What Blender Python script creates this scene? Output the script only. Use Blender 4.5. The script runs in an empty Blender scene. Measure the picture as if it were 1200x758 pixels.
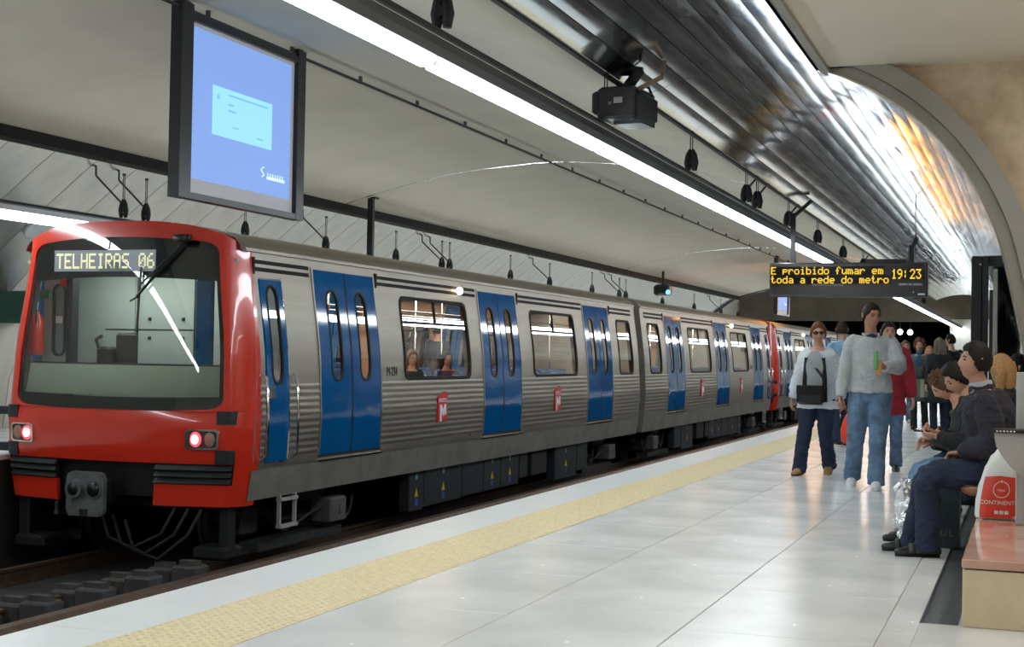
import bpy, bmesh, math, random
from mathutils import Vector, Matrix
random.seed(7)
PI = math.pi
SC = bpy.context.scene
COL = SC.collection

# ------------------------------------------------------------------ camera
cam_d = bpy.data.cameras.new('camera'); cam = bpy.data.objects.new('camera', cam_d); COL.objects.link(cam)
cam_d.sensor_width = 36.0; cam_d.lens = 1660.0 / 1200.0 * 36.0; cam_d.clip_end = 400; cam_d.clip_start = 0.05
YAW, PITCH, ROLL = 0.3505, 0.0225, 0.0172
_f = Vector((-math.sin(YAW) * math.cos(PITCH), math.cos(YAW) * math.cos(PITCH), math.sin(PITCH)))
_r = Vector((math.cos(YAW), math.sin(YAW), 0)); _u = _r.cross(_f)
_r2 = _r * math.cos(ROLL) + _u * math.sin(ROLL); _u2 = -_r * math.sin(ROLL) + _u * math.cos(ROLL)
cam.matrix_world = Matrix(((_r2.x, _u2.x, -_f.x, 0), (_r2.y, _u2.y, -_f.y, 0), (_r2.z, _u2.z, -_f.z, 1.22), (0, 0, 0, 1)))
SC.camera = cam
# ------------------------------------------------------------------ world, exposure, lamps
w = bpy.data.worlds.new('world'); SC.world = w; w.use_nodes = True
w.node_tree.nodes['Background'].inputs[0].default_value = (0.8, 0.9, 1.0, 1)
w.node_tree.nodes['Background'].inputs[1].default_value = 0.02
SC.view_settings.view_transform = 'Standard'; SC.view_settings.look = 'None'
SC.view_settings.gamma = 1; SC.view_settings.use_curve_mapping = False
SC.view_settings.exposure = 0.10
TUBE = 26.0          # brightness of the fluorescent diffusers

# ------------------------------------------------------------------ materials
MATS = {}
def mat(name, col, rough=0.5, metal=0.0, var=0.0, vscale=6.0, bump=0.0, bscale=40.0, emit=None, es=1.0, coat=0.0, stretch=None, spec=0.5, col2=None, rvar=0.0):
    if name in MATS: return MATS[name]
    m = bpy.data.materials.new(name); m.use_nodes = True
    nt = m.node_tree; N = nt.nodes; L = nt.links
    b = N['Principled BSDF']
    b.inputs['Base Color'].default_value = (*col, 1); b.inputs['Roughness'].default_value = rough
    b.inputs['Metallic'].default_value = metal; b.inputs['Coat Weight'].default_value = coat
    b.inputs['Coat Roughness'].default_value = 0.04
    b.inputs['Specular IOR Level'].default_value = spec
    if var or bump or rvar:
        tc = N.new('ShaderNodeTexCoord'); src = tc.outputs['Object']
        if stretch:
            mp = N.new('ShaderNodeMapping'); mp.inputs['Scale'].default_value = stretch
            L.new(src, mp.inputs[0]); src = mp.outputs[0]
    if var or rvar:
        n = N.new('ShaderNodeTexNoise'); n.inputs['Scale'].default_value = vscale; n.inputs['Detail'].default_value = 6
        L.new(src, n.inputs['Vector'])
    if var:
        r = N.new('ShaderNodeValToRGB')
        c2 = col2 or tuple(min(1, c * (1 + var)) for c in col); c1 = tuple(c * (1 - var) for c in col) if not col2 else col
        r.color_ramp.elements[0].position = 0.3; r.color_ramp.elements[1].position = 0.7
        r.color_ramp.elements[0].color = (*c1, 1); r.color_ramp.elements[1].color = (*c2, 1)
        L.new(n.outputs[0], r.inputs[0]); L.new(r.outputs[0], b.inputs['Base Color'])
    if rvar:
        mr = N.new('ShaderNodeMapRange'); mr.inputs[1].default_value = .3; mr.inputs[2].default_value = .7
        mr.inputs[3].default_value = max(0, rough - rvar); mr.inputs[4].default_value = rough + rvar
        L.new(n.outputs[0], mr.inputs[0]); L.new(mr.outputs[0], b.inputs['Roughness'])
    if bump:
        n2 = N.new('ShaderNodeTexNoise'); n2.inputs['Scale'].default_value = bscale; n2.inputs['Detail'].default_value = 4
        L.new(src, n2.inputs['Vector'])
        bp = N.new('ShaderNodeBump'); bp.inputs['Strength'].default_value = bump; bp.inputs['Distance'].default_value = 0.02
        L.new(n2.outputs[0], bp.inputs['Height']); L.new(bp.outputs[0], b.inputs['Normal'])
    if emit:
        b.inputs['Emission Color'].default_value = (*emit, 1); b.inputs['Emission Strength'].default_value = es
    MATS[name] = m
    return m
def glass_mat(name, tint=(0.75, 0.78, 0.78), ior=1.7, extra=0.04):
    m = bpy.data.materials.new(name); m.use_nodes = True
    nt = m.node_tree; N = nt.nodes; L = nt.links
    for n in list(N): N.remove(n)
    o = N.new('ShaderNodeOutputMaterial'); mx = N.new('ShaderNodeMixShader'); t = N.new('ShaderNodeBsdfTransparent')
    g = N.new('ShaderNodeBsdfGlossy'); fr = N.new('ShaderNodeFresnel'); ad = N.new('ShaderNodeMath'); ad.operation = 'ADD'; ad.use_clamp = True
    t.inputs[0].default_value = (*tint, 1); g.inputs['Roughness'].default_value = 0.02; fr.inputs[0].default_value = ior
    ad.inputs[1].default_value = extra
    L.new(fr.outputs[0], ad.inputs[0]); L.new(ad.outputs[0], mx.inputs[0]); L.new(t.outputs[0], mx.inputs[1]); L.new(g.outputs[0], mx.inputs[2])
    L.new(mx.outputs[0], o.inputs[0])
    MATS[name] = m
    return m
steel = mat('brushed steel', (.33, .30, .258), .46, 1.0, .07, 3.0, .03, 12, stretch=(1, .25, 4))
steel_rib = mat('ribbed steel', (.34, .305, .255), .45, 1.0, .12, 2.0, stretch=(1, .3, 3))
skirt_m = mat('dirty steel skirt', (.35, .335, .30), .5, .7, .15, 3.0, .03, 20)
chrome = mat('chrome', (.75, .75, .74), .12, 1.0)
blue = mat('blue enamel', (.001, .088, .27), .07, 0, .06, 3, spec=.45)
red = mat('red enamel', (.62, .030, .012), .20, 0, .05, 2.5, coat=.6)
black = mat('black paint', (.008, .008, .009), .35, 0, .2, 8)
rubber = mat('black rubber', (.012, .012, .012), .7, spec=.25)
dark = mat('dark underframe', (.009, .0095, .011), .6, .2, .4, 6, .1, 30)
dark2 = mat('dark grey box', (.020, .023, .026), .5, .2, .25, 5, .05, 25)
metal_dk = mat('dark grey metal', (.06, .062, .066), .45, .6, .2, 10)
ceil_m = mat('cream plaster', (.60, .555, .455), .75, 0, .05, 1.2, .02, 60)
ceil_b = mat('cream soffit paint', (.74, .685, .57), .7, 0, .03, 1.2, .02, 60)
alu = mat('mirror aluminium', (.72, .75, .77), .095, 1.0, .04, 2.0, .018, 3.0, stretch=(6, .5, 6), rvar=.035)
alu_sat = mat('satin aluminium', (.52, .50, .455), .26, .95, .12, 1.5, .02, 6, stretch=(1, 2, 1))
slab_m = mat('polished pale marble', (.74, .75, .74), .23, 0, .07, 1.6, rvar=.05, spec=.55)
coping_m = mat('white coping stone', (.79, .81, .81), .32, 0, .03, 3.0)
tact_m = mat('yellow tactile tile', (.80, .68, .43), .5, 0, .12, 25)
joint_m = mat('grey joint mortar', (.46, .46, .45), .8)
slate = mat('dark slate strip', (.055, .06, .07), .55, 0, .25, 12, .1, 40)
stone = mat('beige marble wall', (.44, .335, .225), .35, 0, .25, 7.0, .02, 30, col2=(.62, .50, .36))
bench_m = mat('cream marble', (.62, .50, .32), .4, 0, .15, 9, col2=(.70, .58, .40))
bench_top = mat('pink polished marble', (.52, .27, .20), .12, 0, .3, 4, col2=(.62, .42, .33))
trim_m = mat('grey painted metal', (.30, .285, .255), .45, .3, .05, 4)
grey_m = mat('pale grey enamel', (.40, .41, .40), .45, .1, .04, 5)
wood = mat('brown varnished wood', (.20, .075, .025), .3, 0, .3, 4, stretch=(8, 1, 8))
track_m = mat('grimy trackbed', (.018, .017, .016), .9, 0, .5, 3, .3, 15)
rail_m = mat('rusty rail', (.10, .062, .042), .5, .5, .3, 8)
conc = mat('dusty concrete', (.05, .048, .044), .85, 0, .3, 8, .2, 30)
edge_m = mat('sooty platform side', (.02, .019, .018), .9)
tube_m = mat('lit diffuser', (.9, .9, .9), .4, emit=(.86, .95, 1.0), es=TUBE)
fix_m = mat('white lacquered housing', (.48, .50, .54), .4, .2)
cable_m = mat('grey steel channel', (.16, .17, .18), .5, .6)
screen_m = mat('lit blue projection', (.1, .15, .3), .6, emit=(.21, .36, .78), es=.82)
screen_c = mat('lit cyan window', (.1, .15, .3), .6, emit=(.30, .72, 1.0), es=.95)
screen_g = mat('pale screen border', (.45, .45, .47), .6, emit=(.5, .5, .6), es=.12)
screen_t = mat('dim screen lettering', (.1, .2, .4), .6, emit=(.17, .48, .80), es=.85)
screen_w = mat('white screen mark', (.5, .6, .8), .6, emit=(.55, .75, 1.0), es=.9)
led_m = mat('amber LED', (.5, .3, .05), .5, emit=(1.0, .66, .06), es=1.35)
led_bg = mat('black display face', (.03, .022, .018), .25)
led_fr = mat('bronze display frame', (.035, .03, .032), .35, .3)
white_p = mat('white print', (.75, .75, .75), .5)
red_on = mat('lit red lamp', (.8, .05, .05), .3, emit=(1.0, .05, .07), es=2.6)
red_core = mat('lit lamp core', (.8, .3, .3), .3, emit=(1.0, .70, .66), es=5.0)
lamp_off = mat('unlit lamp lens', (.35, .20, .16), .2)
warm_on = mat('warm indicator lamp', (.8, .6, .4), .3, emit=(1.0, .72, .45), es=18.0)
dest_m = mat('lit destination panel', (.12, .13, .14), .4, emit=(.24, .28, .32), es=.42)
dest_t = mat('yellow flip dots', (.7, .68, .42), .6, emit=(.72, .70, .42), es=.62)
cab_w = mat('cab wall panel', (.42, .44, .42), .6, 0, .05, 3)
cab_d = mat('cab desk cream', (.50, .52, .44), .55, 0, .04, 3)
inner_m = mat('interior brown laminate', (.30, .17, .09), .5, 0, .1, 4)
inner_g = mat('interior grey', (.25, .25, .24), .6)
seat_m = mat('interior blue seat', (.03, .07, .22), .7)
int_light = mat('interior lamp', (.9, .85, .75), .5, emit=(1.0, .86, .68), es=20.0)
cab_light = mat('cab lamp', (.9, .9, .85), .5, emit=(.9, 1.0, .95), es=14.0)
glass = glass_mat('tinted window glass', (.80, .80, .78), 1.65, .04)
wglass = glass_mat('windscreen glass', (.72, .78, .74), 1.6, .03)
logo_r = mat('red plate', (.60, .02, .02), .35)
logo_w = mat('white plate mark', (.8, .8, .8), .4)
yel_m = mat('yellow sticker', (.6, .42, .03), .5)
blu_s = mat('blue sticker', (.03, .07, .35), .5)
cyan_s = mat('cyan sticker', (.1, .35, .4), .5)
foil = mat('crumpled silver foil', (.80, .82, .84), .16, 1.0, 0, 1, .9, 28)
plastic_w = mat('white plastic bag', (.78, .80, .78), .35, 0, .05, 6, .6, 16)
plastic_r = mat('red plastic bag', (.72, .055, .025), .32, 0, .06, 6, .35, 16)
endstone = mat('brown end wall stone', (.17, .14, .105), .7, 0, .2, 1)
white_wall = mat('white wall paint', (.70, .68, .62), .6)
green_s = mat('dark green sign', (.01, .05, .035), .4)
skin = mat('skin', (.52, .27, .185), .5, 0, .07, 20)
skin_d = mat('tanned skin', (.42, .215, .14), .5, 0, .07, 20)
lips = mat('lips', (.42, .13, .11), .4)
eye_m = mat('dark eye', (.02, .012, .01), .15)

# ------------------------------------------------------------------ mesh builder
class MB:
    def __init__(s): s.v = []; s.f = []; s.m = []
    def add(s, vs, fs, mi=0):
        o = len(s.v); s.v += [tuple(v) for v in vs]
        s.f += [tuple(i + o for i in f) for f in fs]; s.m += [mi] * len(fs)
        return s
    def box(s, x0, x1, y0, y1, z0, z1, mi=0):
        v = [(x, y, z) for x in (x0, x1) for y in (y0, y1) for z in (z0, z1)]
        return s.add(v, [(0, 1, 3, 2), (4, 6, 7, 5), (0, 4, 5, 1), (2, 3, 7, 6), (0, 2, 6, 4), (1, 5, 7, 3)], mi)
    def bbox(s, x0, x1, y0, y1, z0, z1, b=.01, mi=0):
        # chamfered box: lofted from stacked outlines
        rings = []
        for z, i in ((z0, b), (z0 + b, 0), (z1 - b, 0), (z1, b)):
            rings.append([(x0 + i + c, y0 + i, z) for c in (b,)] + [(x1 - i - b, y0 + i, z), (x1 - i, y0 + i + b, z), (x1 - i, y1 - i - b, z), (x1 - i - b, y1 - i, z), (x0 + i + b, y1 - i, z), (x0 + i, y1 - i - b, z), (x0 + i, y0 + i + b, z)])
        return s.rings(rings, True, mi)
    def rings(s, rs, cap=True, mi=0, closed=True):
        n = len(rs[0]); v = [p for r in rs for p in r]; f = []
        for a in range(len(rs) - 1):
            for i in range(n if closed else n - 1):
                j = (i + 1) % n
                f.append((a * n + i, a * n + j, (a + 1) * n + j, (a + 1) * n + i))
        if cap: f.append(tuple(range(n - 1, -1, -1))); f.append(tuple((len(rs) - 1) * n + i for i in range(n)))
        return s.add(v, f, mi)
    def tube(s, pts, rad, n=8, mi=0, ref=None, cap=True, dome=False):
        pts = [Vector(p) for p in pts]; k = len(pts)
        if not isinstance(rad, (list, tuple)): rad = [rad] * k
        rs = []; side = None
        if dome:
            d0 = (pts[0] - pts[1]).normalized(); d1 = (pts[-1] - pts[-2]).normalized()
            def rr(r): return r if not isinstance(r, tuple) else min(r)
            def sc(r, q): return r * q if not isinstance(r, tuple) else (r[0] * q, r[1] * q)
            pts = [pts[0] + d0 * rr(rad[0]) * .9, pts[0] + d0 * rr(rad[0]) * .6] + pts + [pts[-1] + d1 * rr(rad[-1]) * .6, pts[-1] + d1 * rr(rad[-1]) * .9]
            rad = [sc(rad[0], .35), sc(rad[0], .78)] + list(rad) + [sc(rad[-1], .78), sc(rad[-1], .35)]; k = len(pts)
        for i in range(k):
            t = (pts[min(i + 1, k - 1)] - pts[max(i - 1, 0)]).normalized()
            if ref is not None: q = Vector(ref[i] if isinstance(ref, list) else ref)
            elif side is None: q = Vector((0, 0, 1)) if abs(t.z) < .9 else Vector((1, 0, 0))
            else: q = side
            side = (q - t * q.dot(t)).normalized(); fw = t.cross(side)
            r = rad[i]; rx, ry = r if isinstance(r, tuple) else (r, r)
            rs.append([tuple(pts[i] + side * (math.cos(a) * rx) + fw * (math.sin(a) * ry)) for a in [2 * PI * j / n for j in range(n)]])
        return s.rings(rs, cap, mi)
    def cyl(s, p0, p1, r, n=12, mi=0): return s.tube([p0, p1], r, n, mi)
    def sph(s, c, r, n=10, m=7, mi=0):
        rx, ry, rz = r if isinstance(r, tuple) else (r, r, r)
        rs = [[(c[0] + rx * math.sin(t) * math.cos(a), c[1] + ry * math.sin(t) * math.sin(a), c[2] - rz * math.cos(t)) for a in [2 * PI * j / n for j in range(n)]] for t in [PI * (i + .15) / (m + .3) for i in range(m + 1)]]
        return s.rings(rs, True, mi)
    def prism(s, outl, axis, a0, a1, mi=0):
        # outline in the two other axes (order kept), extruded along axis
        def P(u, v, a): return (a, u, v) if axis == 'x' else (u, a, v) if axis == 'y' else (u, v, a)
        return s.rings([[P(u, v, a0) for u, v in outl], [P(u, v, a1) for u, v in outl]], True, mi)
    def sheet(s, fn, ns, nt, mi=0, thick=None, skip=None):
        # fn(i/ns, j/nt) -> point ; thick: vector offset for the back
        v = [tuple(fn(i / ns, j / nt)) for i in range(ns + 1) for j in range(nt + 1)]
        I = lambda i, j: i * (nt + 1) + j
        f = [(I(i, j), I(i + 1, j), I(i + 1, j + 1), I(i, j + 1)) for i in range(ns) for j in range(nt) if not (skip and skip(i, j))]
        if thick:
            n = len(v); t = Vector(thick)
            v += [tuple(Vector(p) + t) for p in v]
            f += [tuple(q + n for q in reversed(g)) for g in f]
            e = {}
            for g in f[:len(f) // 2]:
                for a, b in zip(g, g[1:] + g[:1]): e[(a, b)] = 1
            for (a, b) in e:
                if (b, a) not in e: f.append((b, a, a + n, b + n))
        return s.add(v, f, mi)
    def mesh(s, name, mats, off=(0, 0, 0), smooth=False, fix=True):
        me = bpy.data.meshes.new(name)
        ox, oy, oz = off
        me.from_pydata([(x - ox, y - oy, z - oz) for x, y, z in s.v], [], s.f)
        for m in (mats if isinstance(mats, (list, tuple)) else [mats]): me.materials.append(m)
        me.polygons.foreach_set('material_index', s.m)
        if fix:
            bm = bmesh.new(); bm.from_mesh(me); bmesh.ops.recalc_face_normals(bm, faces=bm.faces); bm.to_mesh(me); bm.free()
        if smooth is True: me.polygons.foreach_set('use_smooth', [True] * len(me.polygons))
        elif smooth:
            me.polygons.foreach_set('use_smooth', [True] * len(me.polygons)); me.set_sharp_from_angle(angle=math.radians(smooth))
        me.update()
        return me

def link(name, me, parent=None, loc=None):
    o = bpy.data.objects.new(name, me); COL.objects.link(o)
    if parent is not None: o.parent = parent
    if loc is not None: o.location = loc
    return o
def tag(o, label=None, cat=None, group=None, kind=None):
    if label: o['label'] = label
    if cat: o['category'] = cat
    if group: o['group'] = group
    if kind: o['kind'] = kind
    return o
def empty(name, loc, label=None, cat=None, group=None, rz=0):
    o = bpy.data.objects.new(name, None); COL.objects.link(o); o.location = loc; o.rotation_euler = (0, 0, rz); o.empty_display_size = .2
    return tag(o, label, cat, group)
def wpos(p):
    v = Vector((0, 0, 0))
    while p is not None: v = v + p.location; p = p.parent
    return v
def part(name, mb, mats, parent, smooth=False, label=None, kind=None):
    # mesh given in the coordinates of the thing's own frame (roots) ; for unrotated roots given in world coordinates use wpart
    o = link(name, mb.mesh(name, mats, smooth=smooth), parent); return tag(o, label, kind=kind)
def wpart(name, mb, mats, parent, smooth=False, label=None, kind=None):
    o = link(name, mb.mesh(name, mats, off=wpos(parent), smooth=smooth), parent); return tag(o, label, kind=kind)
def solo(name, mb, mats, label, cat, loc, group=None, smooth=False):
    o = link(name, mb.mesh(name, mats, off=loc, smooth=smooth), None, loc); return tag(o, label, cat, group)
def struct(name, mb, mats, smooth=False, loc=(0, 0, 0)):
    o = link(name, mb.mesh(name, mats, off=loc, smooth=smooth), None, loc); o['kind'] = 'structure'; return o
def copy_tree(o, parent=None):
    c = o.copy(); COL.objects.link(c)
    if parent is not None: c.parent = parent
    for ch in list(o.children): copy_tree(ch, c)
    return c
def text_mb(txt, size, mi=0, extrude=.002):
    # flat letters in the x/y plane from the built-in font, as a mesh builder
    cu = bpy.data.curves.new('t', 'FONT'); cu.body = txt; cu.size = size; cu.extrude = extrude; cu.align_x = 'CENTER'; cu.align_y = 'CENTER'; cu.resolution_u = 3
    ob = bpy.data.objects.new('t', cu); COL.objects.link(ob)
    me = bpy.data.meshes.new_from_object(ob.evaluated_get(bpy.context.evaluated_depsgraph_get()))
    mb = MB(); mb.add([tuple(v.co) for v in me.vertices], [tuple(p.vertices) for p in me.polygons], mi)
    bpy.data.objects.remove(ob); bpy.data.curves.remove(cu); bpy.data.meshes.remove(me)
    return mb
def xform(mb, M):
    mb.v = [tuple(M @ Vector(v)) for v in mb.v]; return mb
def basis(o, ex, ey, ez):
    return Matrix(((ex[0], ey[0], ez[0], o[0]), (ex[1], ey[1], ez[1], o[1]), (ex[2], ey[2], ez[2], o[2]), (0, 0, 0, 1)))
def rrect(u0, u1, v0, v1, r, n=5):
    o = []
    for cx, cy, a0 in ((u1 - r, v1 - r, 0), (u0 + r, v1 - r, PI / 2), (u0 + r, v0 + r, PI), (u1 - r, v0 + r, 1.5 * PI)):
        o += [(cx + r * math.cos(a0 + PI / 2 * i / n), cy + r * math.sin(a0 + PI / 2 * i / n)) for i in range(n + 1)]
    return o
GL = {'o': '00000000000111010001100011000101110',
 'i': '00100000000110000100001000010001110', 'b': '10000100001111010001100011000111110', 'd': '00001000010111110001100011000101111',
 'f': '00110010010100011100010000100001000', 'u': '00000000001000110001100011001101101', 'm': '00000000001101010101101011010110101',
 'a': '00000000000111000001011111000101111', 'e': '00000000000111010001111111000001110', 't': '01000010001110001000010000100100110',
 'É': '11111110001000011110100001000011111', 'T': '11111001000010000100001000010000100', 'E': '11111100001000011110100001000011111',
 'L': '10000100001000010000100001000011111', 'H': '10001100011000111111100011000110001', 'I': '01110001000010000100001000010001110',
 'R': '11110100011000111110101001001010001', 'A': '01110100011000111111100011000110001', 'S': '01111100001000001110000010000111110',
 '0': '01110100011001110101110011000101110', '1': '00100011000010000100001000010001110', '2': '01110100010000100010001000100011111',
 '3': '11111000100010000010000011000101110', '6': '00110010001000011110100011000101110', '9': '01110100011000101111000010001001100', ':': '00000001000010000000001000010000000'}
GL['p'] = '00000000001111010001111101000010000'; GL['r'] = '00000000001011011001100001000010000'
def dots(mb, txt, org, ex, ez, ny, px, pz, fill=.9, depth=.006, pitch=6, mi=0, grow=0.0):
    # a dot matrix line: org = top left, ex/ez unit vectors, ny = outward normal
    ex, ez, ny = Vector(ex), Vector(ez), Vector(ny); x = 0
    for ch in txt:
        g = GL.get(ch)
        if g:
            for r in range(7):
                c = 0
                while c < 5:
                    if g[r * 5 + c] == '1':
                        c2 = c
                        if fill >= 1:
                            while c2 < 4 and g[r * 5 + c2 + 1] == '1': c2 += 1
                        a = Vector(org) + ex * ((x + c - grow) * px) - ez * ((r - grow) * pz)
                        dx = ex * (px * (c2 - c + min(fill, 1) + 2 * grow)); dz = ez * (pz * (min(fill, 1) + 2 * grow)); n = ny * depth
                        mb.add([a, a + dx, a + dx - dz, a - dz, a + n, a + dx + n, a + dx - dz + n, a - dz + n],
                               [(4, 5, 6, 7), (0, 1, 5, 4), (1, 2, 6, 5), (2, 3, 7, 6), (3, 0, 4, 7)], mi)
                        c = c2
                    c += 1
        x += pitch
    return mb

# ================================================================== THE STATION SHELL
XE = -4.07            # platform edge
Y0, Y1 = -6.0, 85.0
# ---- platform
mb = MB(); mb.box(XE + .02, 3.0, Y0, Y1, -1.6, -.035)
mb.box(XE + .02, 3.0, Y0, Y1, -.035, -.012, 1)
floor = struct('floor', mb, [edge_m, joint_m])
def slab_part(name, x0, x1, y0, y1, m, z1=0.0, g=.0022, cache={}):
    key = (name, round(x1 - x0, 3), round(y1 - y0, 3), m.name)
    if key not in cache:
        b = MB(); a, c = (x1 - x0) / 2 - g, (y1 - y0) / 2 - g; h = .0025
        b.rings([[(-a, -c, -.02), (a, -c, -.02), (a, c, -.02), (-a, c, -.02)], [(-a, -c, -h), (a, -c, -h), (a, c, -h), (-a, c, -h)],
                 [(-a + h, -c + h, 0), (a - h, -c + h, 0), (a - h, c - h, 0), (-a + h, c - h, 0)]])
        cache[key] = b.mesh(name, m)
    return link(name, cache[key], floor, ((x0 + x1) / 2, (y0 + y1) / 2, z1))
XT0, XT1 = -3.62, -3.09
y = 1.19
while y < 41:                                   # white coping stones along the edge
    slab_part('coping_stone', XE, XT0, y, y + 1.33, coping_m); y += 1.33
ycop = y
# tactile tiles: plate with low studs
b = MB(); a, c = (XT1 - XT0) / 2 - .002, .298
b.rings([[(-a, -c, -.02), (a, -c, -.02), (a, c, -.02), (-a, c, -.02)], [(-a, -c, 0), (a, -c, 0), (a, c, 0), (-a, c, 0)]])
for i in range(11):
    for j in range(12):
        px, py = -a + .024 + i * .0478, -c + .025 + j * .0498
        b.rings([[(px + .013 * math.cos(q), py + .013 * math.sin(q), 0) for q in (0, PI / 2, PI, 1.5 * PI)], [(px + .008 * math.cos(q), py + .008 * math.sin(q), .005) for q in (0, PI / 2, PI, 1.5 * PI)]])
tact = b.mesh('tactile_tile', tact_m)
y = 2.3
while y < 41: link('tactile_tile', tact, floor, ((XT0 + XT1) / 2, y + .3, .001)); y += .6
ytac = y
cols = [XT1, -2.30, -1.47, -.62]
for k in range(3):
    y = 2.58 + (.42 if k % 2 else 0)
    while y < 40:
        slab_part('floor_slab', cols[k], cols[k + 1], y, y + 1.24, slab_m); y += 1.24
y = 2.9
while y < 40: slab_part('floor_slab', -.62, -.47, y, y + 1.24, slab_m); y += 1.24
b = MB(); b.box(-.47, 3, Y0, 6.93, -.02, 0); b.box(-.30, 3, 6.93, 41, -.02, 0); b.box(XE, 3, Y0, 1.15, -.02, 0)
b.box(XE, XT0, ycop, Y1, -.02, 0, 1); b.box(XT0, XT1, ytac, Y1, -.02, .001, 2); b.box(XT1, -.47, 41.2, Y1, -.02, 0); b.box(-.47, 3, 41, Y1, -.02, 0)
b.box(XE, -.47, 1.15, 1.19, -.02, 0)
o = wpart('floor_slab', b, [slab_m, coping_m, tact_m], floor, kind='stuff')
b = MB(); b.box(-.47, -.30, 6.93, 41, -.03, -.004); b.box(-.475, -.462, 6.93, 41, -.03, .002, 1)
wpart('recessed_strip', b, [slate, metal_dk], floor, label='dark slate strip along the bench')
# ---- track bed
b = MB(); b.box(-10.75, XE + .02, Y0 - 4, 130, -1.7, -1.28)
bed = struct('floor_trackbed', b, track_m)
XF = -9.28            # far track centre
for xc, nm in ((XF, 'far'), (-5.5, 'near')):
    for sx in (-.75, .75):
        x = xc + sx; b = MB()
        b.prism([(x - .07, -1.28), (x + .07, -1.28), (x + .07, -1.26), (x + .012, -1.24), (x + .012, -1.15), (x + .036, -1.13), (x + .036, -1.1), (x - .036, -1.1), (x - .036, -1.13), (x - .012, -1.15), (x - .012, -1.24), (x - .07, -1.26)], 'y', Y0 - 4, 130)
        wpart('rail', b, rail_m, bed)
b = MB()
b.prism([(-7.72, -1.13), (-7.50, -1.13), (-7.50, -1.03), (-7.54, -.99), (-7.66, -.99), (-7.72, -1.02)], 'y', Y0 - 4, 130)
wpart('power_rail_cover', b, rail_m, bed, label='brown cover of the power rail')
me1 = MB(); me1.bbox(-.15, .15, -.13, .13, -.19, .0, .02); me1.box(-.10, .10, -.05, .05, 0, .05); me1 = me1.mesh('track_block', conc)
y = 7.2
while y < 12.7:
    link('track_block', me1, bed, (-8.12 + random.uniform(-.03, .03), y, -1.0)); link('track_block', me1, bed, (-8.5, y + .12, -1.06)); y += .78
for y in (9.05, 9.8, 10.6, 11.4):
    b = MB(); b.box(-8.05, -7.78, y, y + .55, -1.16, -1.12); wpart('cover_plate', b, conc, bed)
b = MB(); b.box(-7.78, -7.74, Y0, 60, -1.28, -1.16)
wpart('trench_kerb', b, conc, bed)
# ---- far platform and far wall (curved satin aluminium panels)
b = MB(); b.box(-16.5, -10.86, Y0, Y1, -1.7, -.02); b.box(-16.5, -10.83, Y0, Y1, -.05, 0, 1)
fp = struct('floor_far', b, [edge_m, slab_m])
FAR = [(-11.26, 3.80), (-11.7, 3.50), (-12.3, 3.05), (-12.9, 2.58), (-13.45, 2.05), (-13.9, 1.45), (-14.2, .75), (-14.3, 0)]
b = MB(); b.sheet(lambda s, t: (FAR[round(s * 7)][0] - .06, Y0 + t * (57.7 - Y0), FAR[round(s * 7)][1] + .04), 7, 1, thick=(-.15, 0, .1))
wl = struct('wall_left', b, joint_m)
pw = .86
def far_panel(w):
    b = MB()
    b.sheet(lambda s, t: (FAR[round(s * 7)][0] - .012 * (1 - (2 * t - 1) ** 6), (t - .5) * (w - .012), FAR[round(s * 7)][1]), 7, 4, thick=(-.02, 0, .02)); return b.mesh('wall_panel', alu_sat, smooth=40)
fpm = far_panel(pw); y = 6.0
while y < 57.0: link('wall_panel', fpm, wl, (0, y + pw / 2, 0)); y += pw
b = MB(); b.sheet(lambda s, t: (FAR[round(s * 7)][0], Y0 + t * (5.99 - Y0), FAR[round(s * 7)][1]), 7, 1, thick=(-.02, 0, .02)); wpart('wall_panel', b, alu_sat, wl, 40)
b = MB(); nrm = Vector((-.6, 0, -.8)); c = Vector((-12.60, 15.68, 2.82))
t1 = Vector((-.70, 0, -.71)).normalized(); n1 = Vector((.71, 0, -.70)).normalized()
b.rings([[tuple(c + t1 * (.17 * math.cos(a)) + Vector((0, .17, 0)) * math.sin(a) + n1 * h) for a in [2 * PI * i / 20 for i in range(20)]] for h in (.0, .03)])
wpart('speaker_disc', b, grey_m, wl, label='round pale disc on the far wall')
# ---- ceiling
HP = [(-11.30, 3.76), (-10.75, 3.93), (-9.77, 4.16), (-9.16, 4.28), (-8.36, 4.36), (-7.35, 4.42)]
CP = HP + [(-14.70 - x, z) for x, z in reversed(HP[:-1])]
CP2 = []
for i in range(len(CP) - 1):
    for k in range(3):
        u = k / 3; p0, p1, p2, p3 = CP[max(i - 1, 0)], CP[i], CP[i + 1], CP[min(i + 2, len(CP) - 1)]
        CP2.append(tuple(.5 * (2 * p1[d] + (p2[d] - p0[d]) * u + (2 * p0[d] - 5 * p1[d] + 4 * p2[d] - p3[d]) * u * u + (3 * p1[d] - p0[d] - 3 * p2[d] + p3[d]) * u ** 3) for d in (0, 1)))
CP2.append(CP[-1]); nC = len(CP2) - 1
b = MB(); b.sheet(lambda s, t: (CP2[round(s * nC)][0], Y0 + t * (57.7 - Y0), CP2[round(s * nC)][1]), nC, 4, thick=(0, 0, .12))
ce = struct('ceiling', b, ceil_m, 60)
for yj in (22.05, 40.2):
    b = MB(); b.sheet(lambda s, t: (CP2[round(s * nC)][0], yj + t * .045, CP2[round(s * nC)][1] - .006), nC, 1, thick=(0, 0, .01)); wpart('joint_strip', b, alu, ce, 60)
b = MB(); b.box(-11.42, -11.17, Y0, 57.7, 3.66, 3.80); struct('trim_1', b, rubber)
b = MB(); b.sheet(lambda s, t: (CP2[round(s * nC)][0], 57.7 + t * .12, CP2[round(s * nC)][1] - .05), nC, 1, thick=(0, 0, .3)); struct('trim_2', b, metal_dk)
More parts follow.
